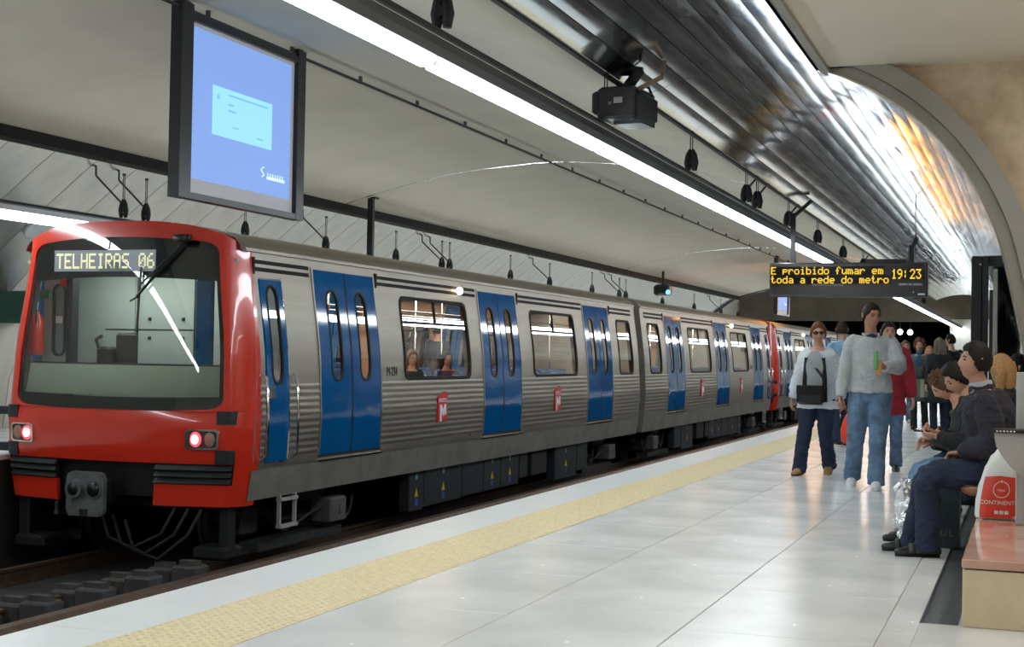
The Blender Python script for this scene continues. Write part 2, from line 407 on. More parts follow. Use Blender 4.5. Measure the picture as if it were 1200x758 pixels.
b = MB(); b.sheet(lambda s, t: (FAR[round(s * 7)][0] + .05, 57.5 + t * .15, FAR[round(s * 7)][1] - .05), 7, 1, thick=(-.2, 0, .1)); struct('trim_3', b, metal_dk)
# ---- near vault of mirror aluminium strips
VX, VZ, VR = -2.45, 1.55, 2.33
A0, A1, NS = math.radians(114.8), math.radians(12), 20
def va(a, r=VR): return (VX + r * math.cos(a), VZ + r * math.sin(a))
AX = math.acos((-1.66 - VX) / VR)                      # where the soffit of the near bay meets the vault
b = MB()
b.sheet(lambda s, t: (va(A0 + (A1 - A0) * s, VR + .05)[0], 12.6 + t * 45.1, va(A0 + (A1 - A0) * s, VR + .05)[1]), 24, 1, thick=(.05, 0, .12))
b.sheet(lambda s, t: (va(A0 + (AX - A0) * s, VR + .05)[0], Y0 + t * (12.6 - Y0), va(A0 + (AX - A0) * s, VR + .05)[1]), 10, 1, thick=(.02, 0, .12))
b.sheet(lambda s, t: (va(A1)[0] + .03 + s * .42, 12.6 + t * 45.1, va(A1)[1] * (1 - s)), 2, 1, thick=(.1, 0, 0))
wr = struct('wall_right', b, black, 60)
SL = 2.08
rs = random.Random(5)
strip_me = {}
def strip(i, y0, ln, kind=None):
    a0 = A0 + (A1 - A0) * i / NS; a1 = A0 + (A1 - A0) * (i + 1) / NS; g = .005 / VR
    key = (i, round(ln, 2))
    if key not in strip_me:
        b = MB()
        def fn(s, t):
            a = a0 - g + (a1 - a0 + 2 * g) * t
            r = VR + .0026 * (1 - (2 * t - 1) ** 2) * (1 - .25 * (2 * s - 1) ** 8)
            x, z = va(a, r); return (x, (s - .5) * (ln - .008), z)
        b.sheet(fn, 6, 6); strip_me[key] = b.mesh('vault_strip', alu, smooth=True)
    o = link('vault_strip', strip_me[key], wr, (0, y0 + ln / 2, 0)); return o
ks = 0
for i in range(NS):
    amid = A0 + (A1 - A0) * (i + .9) / NS
    start = 8.69 if amid > AX else 12.62
    y = start if start < 9 else 12.85
    if start > 9: strip(i, 12.60, 0.25)
    while y < 33: strip(i, y, SL); y += SL
    strip(i, y, 57.7 - y)
    if start < 9: strip(i, Y0, 8.69 - Y0)
b = MB(); x, z = va(A0); b.tube([(x - .02, Y0, z - .02), (x - .02, 57.7, z - .02)], .025, 6); wpart('edge_bead', b, metal_dk, wr)
# lower cladding: dark glossy panels between black posts
for k in range(9):
    b = MB(); y = 14.2 + k * 4.8
    b.sheet(lambda s, t: (-.33 - .02 * math.sin(PI * t), y + t * 4.74, .02 + 2.1 * s), 4, 8, thick=(.04, 0, 0)); wpart('lower_panel', b, alu, wr, 40)
b = MB(); b.box(-.40, -.25, 14.1, 57.7, 2.14, 2.24); b.box(-.42, -.40, 14.1, 57.7, 2.2, 2.24, 1); wpart('panel_rail', b, [black, logo_r], wr, label='black rail with a red edge over the wall panels')
# ---- near bay : soffit, stone wall with arched grey trim, side and back walls
b = MB(); b.box(-1.645, 3.0, Y0, 12.5, 3.75, 3.9); so = struct('ceiling_soffit', b, ceil_b)
b = MB(); b.box(-1.70, -1.645, Y0, 12.52, 3.71, 3.9); b.box(-1.725, -1.70, Y0, 12.52, 3.725, 3.75, 1); struct('trim_4', b, [trim_m, chrome])
arc = [AX + (A1 - AX) * i / 24 for i in range(25)]
ro = VR + .20
inn = [va(a, ro) for a in arc if va(a, ro)[1] < 3.75]
# proper face: strip between the arch and the right edge
b = MB()
cut = [(inn[0][0] - .12, 3.76)] + inn + [(inn[-1][0] + .2126 * (inn[-1][1] - 1.0), 1.0), (inn[-1][0] + .2126 * inn[-1][1], 0)]; n = len(cut) - 1
b.sheet(lambda s, t: (cut[round(s * n)][0] * (1 - t) + 2.99 * t, 12.5, cut[round(s * n)][1]), n, 1, thick=(0, .1, 0))
ws = struct('wall_stone', b, stone)
def arch_band(r0, r1, y0, y1):
    b = MB(); ang = [AX + .02 + (A1 - AX - .02) * i / 28 for i in range(29)]
    rs = [[(va(a, r)[0], yy, min(va(a, r)[1], 3.75)) for r, yy in ((r0, y0), (r1, y0), (r1, y1), (r0, y1))] for a in ang]
    rs.append([(p[0] + .2126 * p[2], p[1], 0) for p in rs[-1]])
    return b.rings(rs, True)
struct('trim_5', arch_band(VR - .015, VR + .085, 12.40, 12.62), trim_m, 50)
struct('trim_6', arch_band(VR + .088, VR + .235, 12.34, 12.56), trim_m, 50)
struct('trim_7', arch_band(VR - .03, VR - .014, 12.38, 12.60), chrome, 50)
b = MB(); b.box(2.6, 2.75, Y0, 12.5, 0, 3.75); struct('wall_near_side', b, stone)
b = MB(); b.box(-16.5, 3, Y0 - .2, Y0, -1.7, 5); struct('wall_back', b, white_wall)
# ---- far end: higher hall, brown stone wall above the tunnel mouth
b = MB(); b.box(-16.5, -4.3, 85, 85.6, 3.58, 6.4); b.box(-4.3, 3, 85, 85.6, 3.72, 6.4); struct('wall_end', b, endstone)
b = MB(); b.box(-4.3, 3, 85.0, 85.4, 0, 3.72); struct('wall_end_white', b, white_wall)
b = MB(); b.box(-16.5, 3, 57.9, 85.6, 6.4, 6.6); struct('ceiling_hall', b, ceil_m)
b = MB(); b.box(-16.7, -16.5, Y0, 85.6, -1.7, 6.6); struct('wall_far_side', b, white_wall)
b = MB(); b.box(.3, .5, 57.9, 85.6, 0, 6.6); struct('wall_hall_side', b, white_wall)
b = MB(); b.box(-16.5, -4.3, 130, 130.3, -1.7, 4.2); b.box(-16.5, -4.3, 85.6, 130, 4.0, 4.2); b.box(-4.3, -4.1, 85.6, 130, -1.7, 4.2); b.box(-16.7, -16.5, 85.6, 130, -1.7, 4.2); struct('wall_tunnel', b, track_m)
for k, (x, y) in enumerate(((-7.2, 86.5), (-6.7, 87.5))):
    b = MB(); b.sph((x, y, 3.0), .16, 12, 8, 0); b.cyl((x, y, 3.1), (x, y, 4.0), .02, 6, 1)
    solo('tunnel_lamp', b, [mat('round lamp', (.9, .9, .9), .4, emit=(.85, .95, 1), es=14), black], ['left round white lamp hanging in the dark tunnel mouth', 'right round white lamp hanging in the dark tunnel mouth'][k], 'lamp', (x, y, 3.0), smooth=True)

# ================================================================== LIGHT LINES, HANGERS
XL, ZL = -3.70, 3.15
def light_unit(x, y, z, ln, label, root=None):
    t = empty('fluorescent_light', (x, y, z), label, 'light', 'fluorescent lights of the ' + ('near' if x > -6 else 'far') + ' line')
    b = MB(); b.prism([(x - .064, z + .035), (x - .064, z - .02), (x - .042, z - .06), (x + .042, z - .06), (x + .064, z - .02), (x + .064, z + .035)], 'y', y + .05, y + ln - .05); wpart('diffuser', b, tube_m, t)
    b = MB(); b.box(x - .065, x + .065, y + .0, y + ln, z + .036, z + .10); b.box(x - .05, x + .05, y + .005, y + .048, z - .05, z + .036); b.box(x - .05, x + .05, y + ln - .048, y + ln - .005, z - .05, z + .036); wpart('housing', b, fix_m, t)
    return t
ORD = 'first second third fourth fifth sixth seventh eighth ninth tenth eleventh twelfth thirteenth fourteenth fifteenth sixteenth seventeenth eighteenth nineteenth twentieth last'.split()
LN = 3.87; y = 8.46 - 3 * LN; k = 0
ords = ['third behind the viewer', 'second behind the viewer', 'overhead', 'first in view, above the screen', 'second in view, next to the black projector', 'third in view, past the double bracket', 'fourth in view, before the amber display']
while y < 84:
    s = 'white fluorescent batten in the near ceiling line, ' + (ords[k] if k < len(ords) else ORD[k - len(ords)] + ' beyond the amber display')
    light_unit(XL, y, ZL, LN, s); y += LN; k += 1
XLF, ZLF = -11.0, 2.74
y = 14.86 - 5 * LN; k = 0
while y < 80:
    light_unit(XLF, y, ZLF, LN, 'white fluorescent batten of the far line above the red cab roof' if k == 4 else 'white fluorescent batten of the far line over the other platform, ' + (ORD[k - 5] + ' past the cab front' if k > 4 else ORD[3 - k] + ' before the cab front'))
    y += LN; k += 1
def rail(x, z, side, label):
    t = empty('lighting_rail', (x, 0, z), label, 'rail')
    b = MB(); b.prism([(x - .02 * side, z + .101), (x + .066 * side, z + .101), (x + .066 * side, z + .0), (x + .085 * side, z + .0), (x + .10 * side, z + .06), (x + .085 * side, z + .125), (x - .02 * side, z + .125)], 'y', Y0, 84 if side > 0 else 57); wpart('channel', b, cable_m, t)
    b = MB(); b.tube([(x + .10 * side, Y0, z + .15), (x + .10 * side, 84 if side > 0 else 57, z + .15)], .024, 8); wpart('conduit', b, metal_dk, t)
    return t
rail(XL, ZL, 1, 'dark steel rail carrying the near line of fluorescent lights')
rail(XLF, ZLF, -1, 'dark steel rail carrying the far line of fluorescent lights')
def hanger(x, y, z, ztop, label, group, zig=0, n=2):
    t = empty('light_hanger', (x, y, z), label, 'hanger', group)
    b = MB()
    q = .75 if x < -6 else 1.0
    for s in (-1, 1)[:n]:
        b.tube([(x + s * .036, y, z - .04), (x + s * .04, y, z + .05), (x + s * .03, y, z + .14), (x + s * .014, y, z + .20)], [.030 * q, .044 * q, .036 * q, .016 * q], 8)
    b.box(x - .05, x + .05, y - .035, y + .035, z + .03, z + .10); b.cyl((x - .06, y, z), (x + .06, y, z), .016, 8)
    wpart('clamp', b, dark2, t, 40)
    for s in (-1, 1)[:n]:
        b = MB(); b.cyl((x + s * .012, y, z + .16), (x + s * .012, y, ztop), .006, 6); b.cyl((x + s * .012, y, ztop - .03), (x + s * .012, y, ztop), .014, 6); wpart('wire', b, metal_dk, t)
    if zig:
        b = MB(); b.tube([(x, y, z + .12), (x + zig * .55, y, z + .52), (x + zig * .55, y, z + .52 + .02), (x + zig * .56, y, z + 1.0)], .014, 6)
        wpart('bracket_arm', b, metal_dk, t)
    return t
xh = XL + .10
def vz(x): return VZ + math.sqrt(max(VR ** 2 - (x - VX) ** 2, 0))
nh = [(8.43, 0), (12.2, 0), (15.64, 0), (18.95, 1), (19.75, 1), (22.5, 1), (25.8, 0), (29.5, 0), (33.2, 1), (37.0, 0), (41.0, 0), (45, 1), (49, 0), (53, 0)]
nl = ['hanger clamp on the near light rail nearest the viewer', 'hanger clamp on the near light rail behind the projector', 'single hanger clamp on the near light rail past the projector', 'hanger with bent bracket arm, nearer one of the pair', 'hanger with bent bracket arm, farther one of the pair']
for k, (y, zg) in enumerate(nh):
    zt = 3.78 if not zg else 3.80
    hanger(xh, y, ZL + .226, zt, nl[k] if k < 5 else 'distant hanger clamp on the near light rail, ' + ORD[k - 5] + ' past the bent arm pair', 'hangers of the near light rail', .6 if zg else 0, 2)
fh = [(15.55, -1), (16.05, -1), (18.6, 0), (21.2, -1), (24.0, 0), (26.2, -1), (26.6, -1), (30.2, 0), (33.0, -1), (36.6, 0), (39.3, -1), (40.0, -1), (44.4, 0), (49, 0), (53.6, -1), (57.0, 0)]
fl = ['hanger with bent arm above the red cab roof, nearer of two', 'hanger with bent arm above the red cab roof, farther of two', 'single hanger behind the hanging screen and train roof', 'hanger with bent arm above the first double doors', 'straight hanger above the first big train window', 'hanger with bent arm above the second doors, nearer of two', 'hanger with bent arm above the second doors, farther of two']
for k, (y, zg) in enumerate(fh):
    hanger(XLF - .10, y, ZLF + .226, 3.50, fl[k] if k < 7 else 'small hanger clamp over the train roof, ' + ORD[k - 7] + ' past the second doors', 'hangers of the far light rail', zg * .8, 2)
# ---- conduit under the middle of the ceiling with clips
t = empty('ceiling_conduit', (-7.3, 0, 4.36), 'thin dark conduit with clips running along the middle of the ceiling', 'conduit')
b = MB(); b.tube([(-7.3, Y0, 4.35), (-7.3, 57.6, 4.35)], .018, 6); wpart('pipe', b, metal_dk, t)
clip = MB(); clip.box(-.015, .015, -.02, .02, -.025, .07); clip = clip.mesh('clip', metal_dk)
y = 5.0
while y < 57: link('clip', clip, t, (0, y, 0)); y += 1.62

# ================================================================== THE TRAIN
HW = [(-.45, 1.47), (-.38, 1.485), (-.05, 1.535), (0, 1.54), (.5, 1.565), (.8, 1.55), (1.15, 1.535), (1.4, 1.508), (1.9, 1.432), (2.2, 1.396), (2.3, 1.390), (2.7, 1.375)]
def hw(z):
    for (a, p), (b, q) in zip(HW, HW[1:]):
        if z <= b: return p + (q - p) * max(0, (z - a)) / (b - a)
    return HW[-1][1]
ROOF = [(1.390, 2.30), (1.372, 2.36), (1.32, 2.42), (1.15, 2.485), (.85, 2.545), (.45, 2.59), (0, 2.605)]
CL = 16.27
OPEN_D = [(1.90, 3.58), (7.15, 8.88), (12.51, 14.24)]
OPEN_W = [(4.29, 6.66), (9.48, 11.92), (14.74, 15.80)]
CABD = (.67, 1.19)
def front(p, z, d=0.0):
    a = abs(p); s = 1 if p >= 0 else -1
    if a < .82: xn = a / .82 * .9; y = .20 * (xn / .9) ** 1.9
    else:
        th = (a - .82) / .18 * PI / 2; xn = .9 + .1 * math.sin(th); y = .20 + .09 * math.sin(th) + .16 * (1 - math.cos(th))
    y += .055 * max(z - .5, 0) + .02 * max(.1 - z, 0)
    h = hw(min(z, 2.3))
    return Vector((s * xn * h * (1 - .0 * d), y + d, z))
def topz(p): 
    return 2.60 - .30 * min(1, abs(p)) ** 3.2
def ring_sheet(mb, outer, inner, steps, fn, mi=0):
    n = len(outer); rs = []
    for k in range(steps + 1):
        u = k / steps
        rs.append([tuple(fn(outer[i][0] * (1 - u) + inner[i][0] * u, outer[i][1] * (1 - u) + inner[i][1] * u)) for i in range(n)])
    return mb.rings(rs, False, mi)
def resample(pts, n):
    P = pts + [pts[0]]; L = [0]
    for a, b in zip(P, P[1:]): L.append(L[-1] + math.hypot(a[0] - b[0], a[1] - b[1]))
    out = []; j = 0
    for i in range(n):
        t = L[-1] * i / n
        while L[j + 1] < t: j += 1
        u = (t - L[j]) / max(1e-9, L[j + 1] - L[j]); out.append((P[j][0] + (P[j + 1][0] - P[j][0]) * u, P[j][1] + (P[j + 1][1] - P[j][1]) * u))
    return out
def to_rect(inner, u0, u1, v0, v1):
    cu, cv = (u0 + u1) / 2, (v0 + v1) / 2; o = []
    for (u, v) in inner:
        du, dv = u - cu, v - cv
        k = min((u1 - u0) / 2 / max(abs(du), 1e-9), (v1 - v0) / 2 / max(abs(dv), 1e-9)); o.append((cu + du * k, cv + dv * k))
    # snap nearest to the four corners
    for c in ((u0, v0), (u0, v1), (u1, v0), (u1, v1)):
        i = min(range(len(o)), key=lambda q: (o[q][0] - c[0]) ** 2 + (o[q][1] - c[1]) ** 2); o[i] = c
    return o
car = empty('train_car', (XF, 12.78, 0), 'leading steel metro car with blue doors and a red cab front', 'train car', 'cars of the metro train')
B = lambda: MB()
# ---- side skins, both sides
zr = [-.38, -.20, -.052, -.05, 0.0]
ribs = []
z = .06
while z < .80: ribs += [(z, 0), (z + .02, .0042), (z + .042, .0042), (z + .06, 0)]; z += .074
rows = [(-.38, 0), (-.2, 0), (-.051, 0), (-.05, .006), (0, .006), (.055, 0)] + ribs + [(.86, 0), (.905, 0), (1.2, 0), (1.5, 0), (1.945, 0), (2.02, 0), (2.08, 0), (2.2, 0), (2.3, 0)]
OP = [(a, b, 0, 2.2) for a, b in OPEN_D] + [(CABD[0], CABD[1], 0, 2.02)] + [(a + .04, b - .04, .905, 1.945) for a, b in OPEN_W]
ys = sorted(set([.55, CL - .02] + [q for o_ in OP for q in o_[:2]] + [.55 + .524 * i for i in range(1, 30)]))
def side_mesh(sx, off=0.0, rws=rows, zlo=-9, ysx=ys):
    b = MB(); n, m = len(ysx) - 1, len(rws) - 1
    def fn(s, t):
        y = ysx[round(s * n)]; z, q = rws[round(t * m)]
        return (sx * (hw(z) + q + off), y, z)
    def skip(i, j):
        yc = (ysx[i] + ysx[i + 1]) / 2; zc = (rws[j][0] + rws[j + 1][0]) / 2
        return any(a < yc < c and e < zc < g for a, c, e, g in OP)
    return b.sheet(fn, n, m, skip=skip)
irows = [(.02, 0), (.905, 0), (1.945, 0), (2.02, 0), (2.2, 0)]
for sx in (1, -1):
    part('side_skin', side_mesh(sx), steel, car, 30)
    b = MB(); b.sheet(lambda s, t: (sx * (1.487 + .05 * t + .004), .42 + s * (CL - .44), -.38 + .33 * t), 8, 2); part('sill_skirt', b, skirt_m, car, label='dirty grey sill under the doors')
    part('inner_wall', side_mesh(sx, -.075, irows, ysx=[y for y in ys if y > 1.25]), inner_m, car)
b = MB(); RP = [(x, z) for x, z in ROOF] + [(-x, z) for x, z in reversed(ROOF[:-1])]
b.sheet(lambda s, t: (RP[round(s * 12)][0], .36 + t * (CL - .38), RP[round(s * 12)][1]), 12, 4); part('roof', b, steel, car, 50)
b = MB()
for sx in (1, -1): b.prism([(sx * 1.385, 2.285), (sx * 1.417, 2.29), (sx * 1.415, 2.325), (sx * 1.375, 2.34)], 'y', .42, CL - .02)
part('roof_gutter', b, steel, car)
b = MB()
for z0, z1 in ((-.38, 2.605),):
    pr = [(hw(z) * (1), z) for z in (-.38, 0, .5, .8, 1.5, 2.2, 2.3)] + ROOF[1:]; pts = pr + [(-x, z) for x, z in reversed(pr[:-1])]
    b.rings([[(x, CL - .03, z) for x, z in pts], [(x, CL, z) for x, z in pts]], True)
part('end_wall', b, skirt_m, car)
b = MB(); b.bbox(-.75, .75, CL, CL + .21, -.2, 2.2, .03); part('gangway', b, rubber, car, label='black rubber gangway at the car end')
b = MB(); b.box(-1.46, 1.46, 1.25, CL - .03, -.06, .02); part('floor_plate', b, inner_g, car)
b = MB(); b.box(-1.31, 1.31, 1.25, CL - .03, 2.16, 2.2); part('ceiling_panel', b, inner_g, car)
b = MB(); b.box(-.5, -.38, 1.5, CL - .3, 2.13, 2.16); b.box(.38, .5, 1.5, CL - .3, 2.13, 2.16); part('ceiling_lamp', b, int_light, car)
# ---- doors
def prof(sx, off): return lambda u, v: (sx * (hw(v) + off), u, v)
def leaf(sx, y0, y1, z0, z1, wy0, wy1, wz0, wz1, name, label=None, handle=None):
    inner = resample(rrect(wy0, wy1, wz0, wz1, (wy1 - wy0) / 2 - .005, 8), 56)
    outer = to_rect(inner, y0, y1, z0, z1)
    b = MB(); ring_sheet(b, outer, inner, 6, prof(sx, .006)); ring_sheet(b, outer, inner, 6, prof(sx, -.035))
    k = len(outer); b.rings([[prof(sx, .006)(*p) for p in outer], [prof(sx, -.035)(*p) for p in outer]], False)
    d = part(name, b, blue, car, 35, label)
    b = MB(); cy, cz = (wy0 + wy1) / 2, (wz0 + wz1) / 2
    gi = [(cy + (u - cy) * (1 - .028 / (wy1 - wy0) * 2), cz + (v - cz) * (1 - .056 / (wz1 - wz0))) for u, v in inner]
    b.rings([[prof(sx, .002)(*p) for p in inner], [prof(sx, .011)(*p) for p in inner], [prof(sx, .011)(*p) for p in gi], [prof(sx, -.02)(*p) for p in gi]], False)
    part('gasket', b, rubber, d, 35)
    b = MB(); h = len(gi)
    vs = [prof(sx, -.004)(*p) for p in gi]; q = h // 4
    # pane as strips between left and right halves
    srt = sorted(range(h), key=lambda i: gi[i][1]); zs = sorted(set(round(gi[i][1], 4) for i in range(h)))
    L = []; R_ = []
    for zz in [min(zs) + (max(zs) - min(zs)) * i / 16 for i in range(17)]:
        rad = (max(g[0] for g in gi) - min(g[0] for g in gi)) / 2; lo, hi = min(zs), max(zs)
        dzz = max(0, (lo + rad) - zz, zz - (hi - rad)); wy = math.sqrt(max(rad * rad - dzz * dzz, 1e-6))
        L.append(prof(sx, -.004)(cy - wy, zz)); R_.append(prof(sx, -.004)(cy + wy, zz))
    b.rings([L, R_], False, closed=False); part('pane', b, glass, d)
    return d
for sx in (1, -1):
    for (a, c) in OPEN_D:
        m = (a + c) / 2
        for (p, q, wc) in ((a + .035, m - .02, .54), (m + .02, c - .035, .46)):
            cw = p + (q - p) * wc
            d = leaf(sx, p, q, .03, 2.185, cw - .155, cw + .155, .87, 1.97, 'door_leaf')
        b = MB(); b.sheet(lambda s, t: (sx * (hw(.03 + 2.15 * t) + .004), m - .02 + .04 * s, .03 + 2.15 * t), 1, 14); part('door_seal', b, rubber, car)
        b = MB()
        b.prism([(sx * 1.52, -.045), (sx * 1.562, -.045), (sx * 1.562, -.028), (sx * 1.52, -.028)], 'y', a - .02, c + .02, 0)
        b.prism([(sx * 1.50, -.028), (sx * 1.543, -.028), (sx * 1.543, .03), (sx * 1.50, .03)], 'y', a, c, 1); part('door_sill', b, [chrome, rubber], car)
        b = MB()
        for yy in (a, c - .035): b.sheet(lambda s, t: (sx * (hw(.03 + 2.17 * t) + .010), yy + .035 * s, .03 + 2.17 * t), 1, 14, thick=(-sx * .05, 0, 0))
        b.box(*sorted((sx * 1.36, sx * 1.406)), a, c, 2.185, 2.205)
        part('door_frame', b, steel, car)
    a, c = CABD
    d = leaf(sx, a + .02, c - .02, .02, 2.00, a + .13, c - .13, .85, 1.95, 'cab_door', 'narrow blue cab door')
    b = MB(); b.bbox(*sorted((sx * 1.535, sx * 1.58)), a + .06, a + .16, .70, .84, .01); part('handle', b, chrome, d, 30)
    for yy in (a - .07, c + .07):
        b = MB(); b.tube([(sx * 1.52, yy, .98), (sx * 1.60, yy, .94), (sx * 1.628, yy, .6), (sx * 1.62, yy, .1), (sx * 1.55, yy, .04)], .016, 8); part('grab_rail', b, chrome, car, 60, 'curved chrome grab rail beside the cab door')
    # ---- windows
    for wi, (a, c) in enumerate(OPEN_W):
        o_ = resample(rrect(a, c, .865, 1.985, .12, 6), 72); cy, cz = (a + c) / 2, 1.425
        i_ = [(cy + (u - cy) * (1 - .09 / (c - a)), cz + (v - cz) * (1 - .09 / 1.12)) for u, v in o_]
        b = MB(); b.rings([[prof(sx, -.002)(*p) for p in o_], [prof(sx, .010)(*p) for p in o_], [prof(sx, .010)(*p) for p in i_], [prof(sx, -.03)(*p) for p in i_]], False)
        fr = part('window_frame', b, rubber, car, 35)
        b = MB(); b.sheet(lambda s, t: (sx * (hw(.9 + 1.05 * t) - .012), a + .03 + (c - a - .06) * s, .895 + 1.06 * t), 2, 4); part('pane', b, glass, fr)
        b = MB(); b.sheet(lambda s, t: (sx * (hw(1.63 + .03 * t) + .004), a + .03 + (c - a - .06) * s, 1.625 + .03 * t), 1, 1, thick=(-sx * .03, 0, 0))
        if c - a > 1.5: b.sheet(lambda s, t: (sx * (hw(1.65 + .3 * t) + .004), cy - .016 + .032 * s, 1.65 + .3 * t), 1, 2, thick=(-sx * .03, 0, 0))
        part('transom', b, rubber, fr)
    # ---- vent grilles over the windows
    for (a, c) in ((.60, 1.84), (3.64, 7.08), (8.95, 12.45), (14.32, 15.95)):
        b = MB()
        for z0 in (2.085, 2.165): b.sheet(lambda s, t: (sx * (hw(z0 + .045 * t) + .006), a + (c - a) * s, z0 + .045 * t), 1, 1, thick=(-sx * .02, 0, 0))
        b.box(*sorted((sx * 1.38, sx * 1.42)), a - .03, a + .01, 2.05, 2.235); g = part('vent_grille', b, rubber, car)
        b = MB(); b.sheet(lambda s, t: (sx * (hw(2.13 + .035 * t) + .008), a + (c - a) * s, 2.13 + .035 * t), 1, 1, thick=(-sx * .02, 0, 0)); part('slat', b, steel, g)
    # ---- lamp, plates, number
    b = MB(); b.sph((sx * 1.435, 6.42, 2.15), (.05, .055, .055), 10, 8); part('indicator_lamp', b, warm_on, car, True, 'glowing warm indicator lamp over the window')
    for yy in (5.52, 10.68):
        b = MB(); x = sx * (hw(.45) + .018)
        b.prism([(yy - .17, .28), (yy + .17, .28), (yy + .17, .70), (yy + .08, .70), (yy - .17, .62)], 'x', *sorted((x - sx * .025, x))); pl = part('logo_plate', b, logo_r, car, label='red plate with a white M and lettering')
        tm = text_mb('metro', .115); xform(tm, basis((x + sx * .002, yy, .585), (0, sx, 0), (0, 0, 1), (sx, 0, 0)))
        pts = [(-.11, .0), (-.045, .0), (-.045, .13), (.0, .07), (.05, .13), (.05, .0), (.11, .0), (.11, .22), (.05, .22), (0, .14), (-.06, .22), (-.11, .22)]
        pts = [(-.10, -.02), (-.04, -.02), (-.04, .12), (.015, .05), (.06, .12), (.06, .06), (.12, .09), (.12, .21), (.06, .23), (.012, .15), (-.04, .22), (-.10, .22)]
        tm.prism([(yy + sx * u, .30 + v) for u, v in pts], 'x', *sorted((x, x + sx * .004))); part('lettering', tm, logo_w, pl)
    tm = text_mb('M-234', .17); xform(tm, basis((sx * (hw(.98) + .002), 3.90, .98), (0, sx * .75, 0), (0, 0, 1), (sx, 0, 0))); part('car_number', tm, black, car)
# ---- seats and poles inside
seat = MB(); seat.bbox(-.22, .22, -.46, 0, .40, .47, .02); seat.bbox(-.22, .22, -.06, .02, .46, .98, .02); seat.box(-.05, .05, -.3, -.1, .02, .4)
sm = seat.mesh('bench_seat', seat_m)
for yy in (4.6, 6.5, 9.8, 11.7, 15.2):
    for xx in (-1.17, -.70, .70, 1.17) if yy not in (4.6, 6.5) else (-1.17, -.70):
        o = link('bench_seat', sm, car, (xx, yy, 0)); o.rotation_euler = (0, 0, 0 if yy in (6.5, 11.7) else PI)
for yy, rz_ in ((5.67, -2.25), (6.93, -2.05)):
    o = link('bench_seat', sm, car, (1.02, yy, 0)); o.rotation_euler = (0, 0, rz_ + PI)
for yy in (2.75, 4.1, 8.0, 9.2, 13.4):
    for xx in (-.5, .5):
        b = MB(); b.cyl((xx, yy, .02), (xx, yy, 2.16), .017, 8); part('pole', b, chrome, car, True)
for xx in (-.5, .5):
    b = MB(); b.cyl((xx, 2.0, 1.85), (xx, 15.5, 1.85), .014, 6); part('hand_rail', b, chrome, car, True)
# ---- red cab front
FY = 40
glz0, glz1, glp = .60, 2.36, .775
def gl(pts): return [(p, z + .07 * (1 - (p / glp) ** 2) * max(0, (z - 1.2) / 1.2) - (.035 * (1 - (p / glp) ** 2) * max(0, 1 - (z - .6) / .5))) for p, z in pts]
base = resample([(p, z) for p, z in rrect(-glp, glp, glz0, glz1, .10, 6)], 112)
rectO = to_rect(base, -1, 1, .575, 2.3)
def ro_(p, z):
    return (p, z + (topz(p) - 2.3) * max(0, min(1, (z - 1.6) / .7)))
outer = [ro_(p, z) for p, z in rectO]; inn_ = gl(base)
b = MB(); ring_sheet(b, outer, inn_, 7, front); b.rings([[tuple(front(*p)) for p in inn_], [tuple(front(p, z, .07)) for p, z in inn_]], False)
part('front_mask', b, red, car, 40)
# roof cowl of the front: from the front edge back to the steel roof
b = MB(); b.sheet(lambda s, t: (lambda p: front(p, topz(p)) + Vector((0, t * (.575 - front(p, topz(p)).y), (t * .004))))(-1 + 2 * s), 32, 3)
for sx in (1, -1): b.sheet(lambda s, t: (lambda q: Vector((q.x, q.y + (.575 - q.y) * t, q.z)))(front(sx, -.43 + 2.73 * s) + Vector((sx * .003, 0, 0))), 20, 1)
part('front_cowl', b, red, car, 40)
b = MB(); b.sheet(lambda s, t: front(-1 + 2 * s, .03 + .545 * t - .0 + (-.012 if t == 0 else 0), -.018 if 0 < t < 1 else 0), 40, 6)
b.sheet(lambda s, t: front(-1 + 2 * s, .575, -.02 + .05 * t) , 40, 1)
part('front_panel', b, red, car, 40)
for sx, x0 in ((1, .53), (-1, .60)):
    p0 = x0 / 1.5
    b = MB(); b.sheet(lambda s, t: front(sx * (p0 + (1 - p0) * s), -.43 + .23 * t), 14, 2, thick=(0, .05, 0))
    b.sheet(lambda s, t: front(sx * (.86 + .14 * s), -.21 + .24 * t), 6, 2, thick=(0, .04, 0)); part('front_skirt', b, red, car, 40)
    b = MB(); b.sheet(lambda s, t: front(sx * (p0 + (.855 - p0) * s), -.20 + .225 * t, .03), 12, 1); gr = part('bumper_grille', b, black, car)
    for z0 in (-.185, -.115, -.045):
        b = MB(); b.sheet(lambda s, t: front(sx * (p0 + (.85 - p0) * s), z0 + .045 * t, -.03 + .04 * t), 12, 1, thick=(0, .05, -.01)); part('slat', b, dark2, gr, 40)
b = MB(); b.sheet(lambda s, t: front(-.5 + .95 * s, -.35 + .38 * t, .10), 8, 1); part('bumper_recess', b, black, car)
for sx in (1, -1):
    for z0 in (.44, .03):
        b = MB(); b.sheet(lambda s, t: front(sx * (.745 + .12 * s), z0 + .14 * t, -.03), 4, 1, thick=(0, .04, 0)); part('hinge_cover', b, dark2, car)
        if sx < 0:
            b = MB(); b.box(-1.74, -1.50, .30, .42, z0 + .02, z0 + .11); part('side_bracket', b, dark2, car)
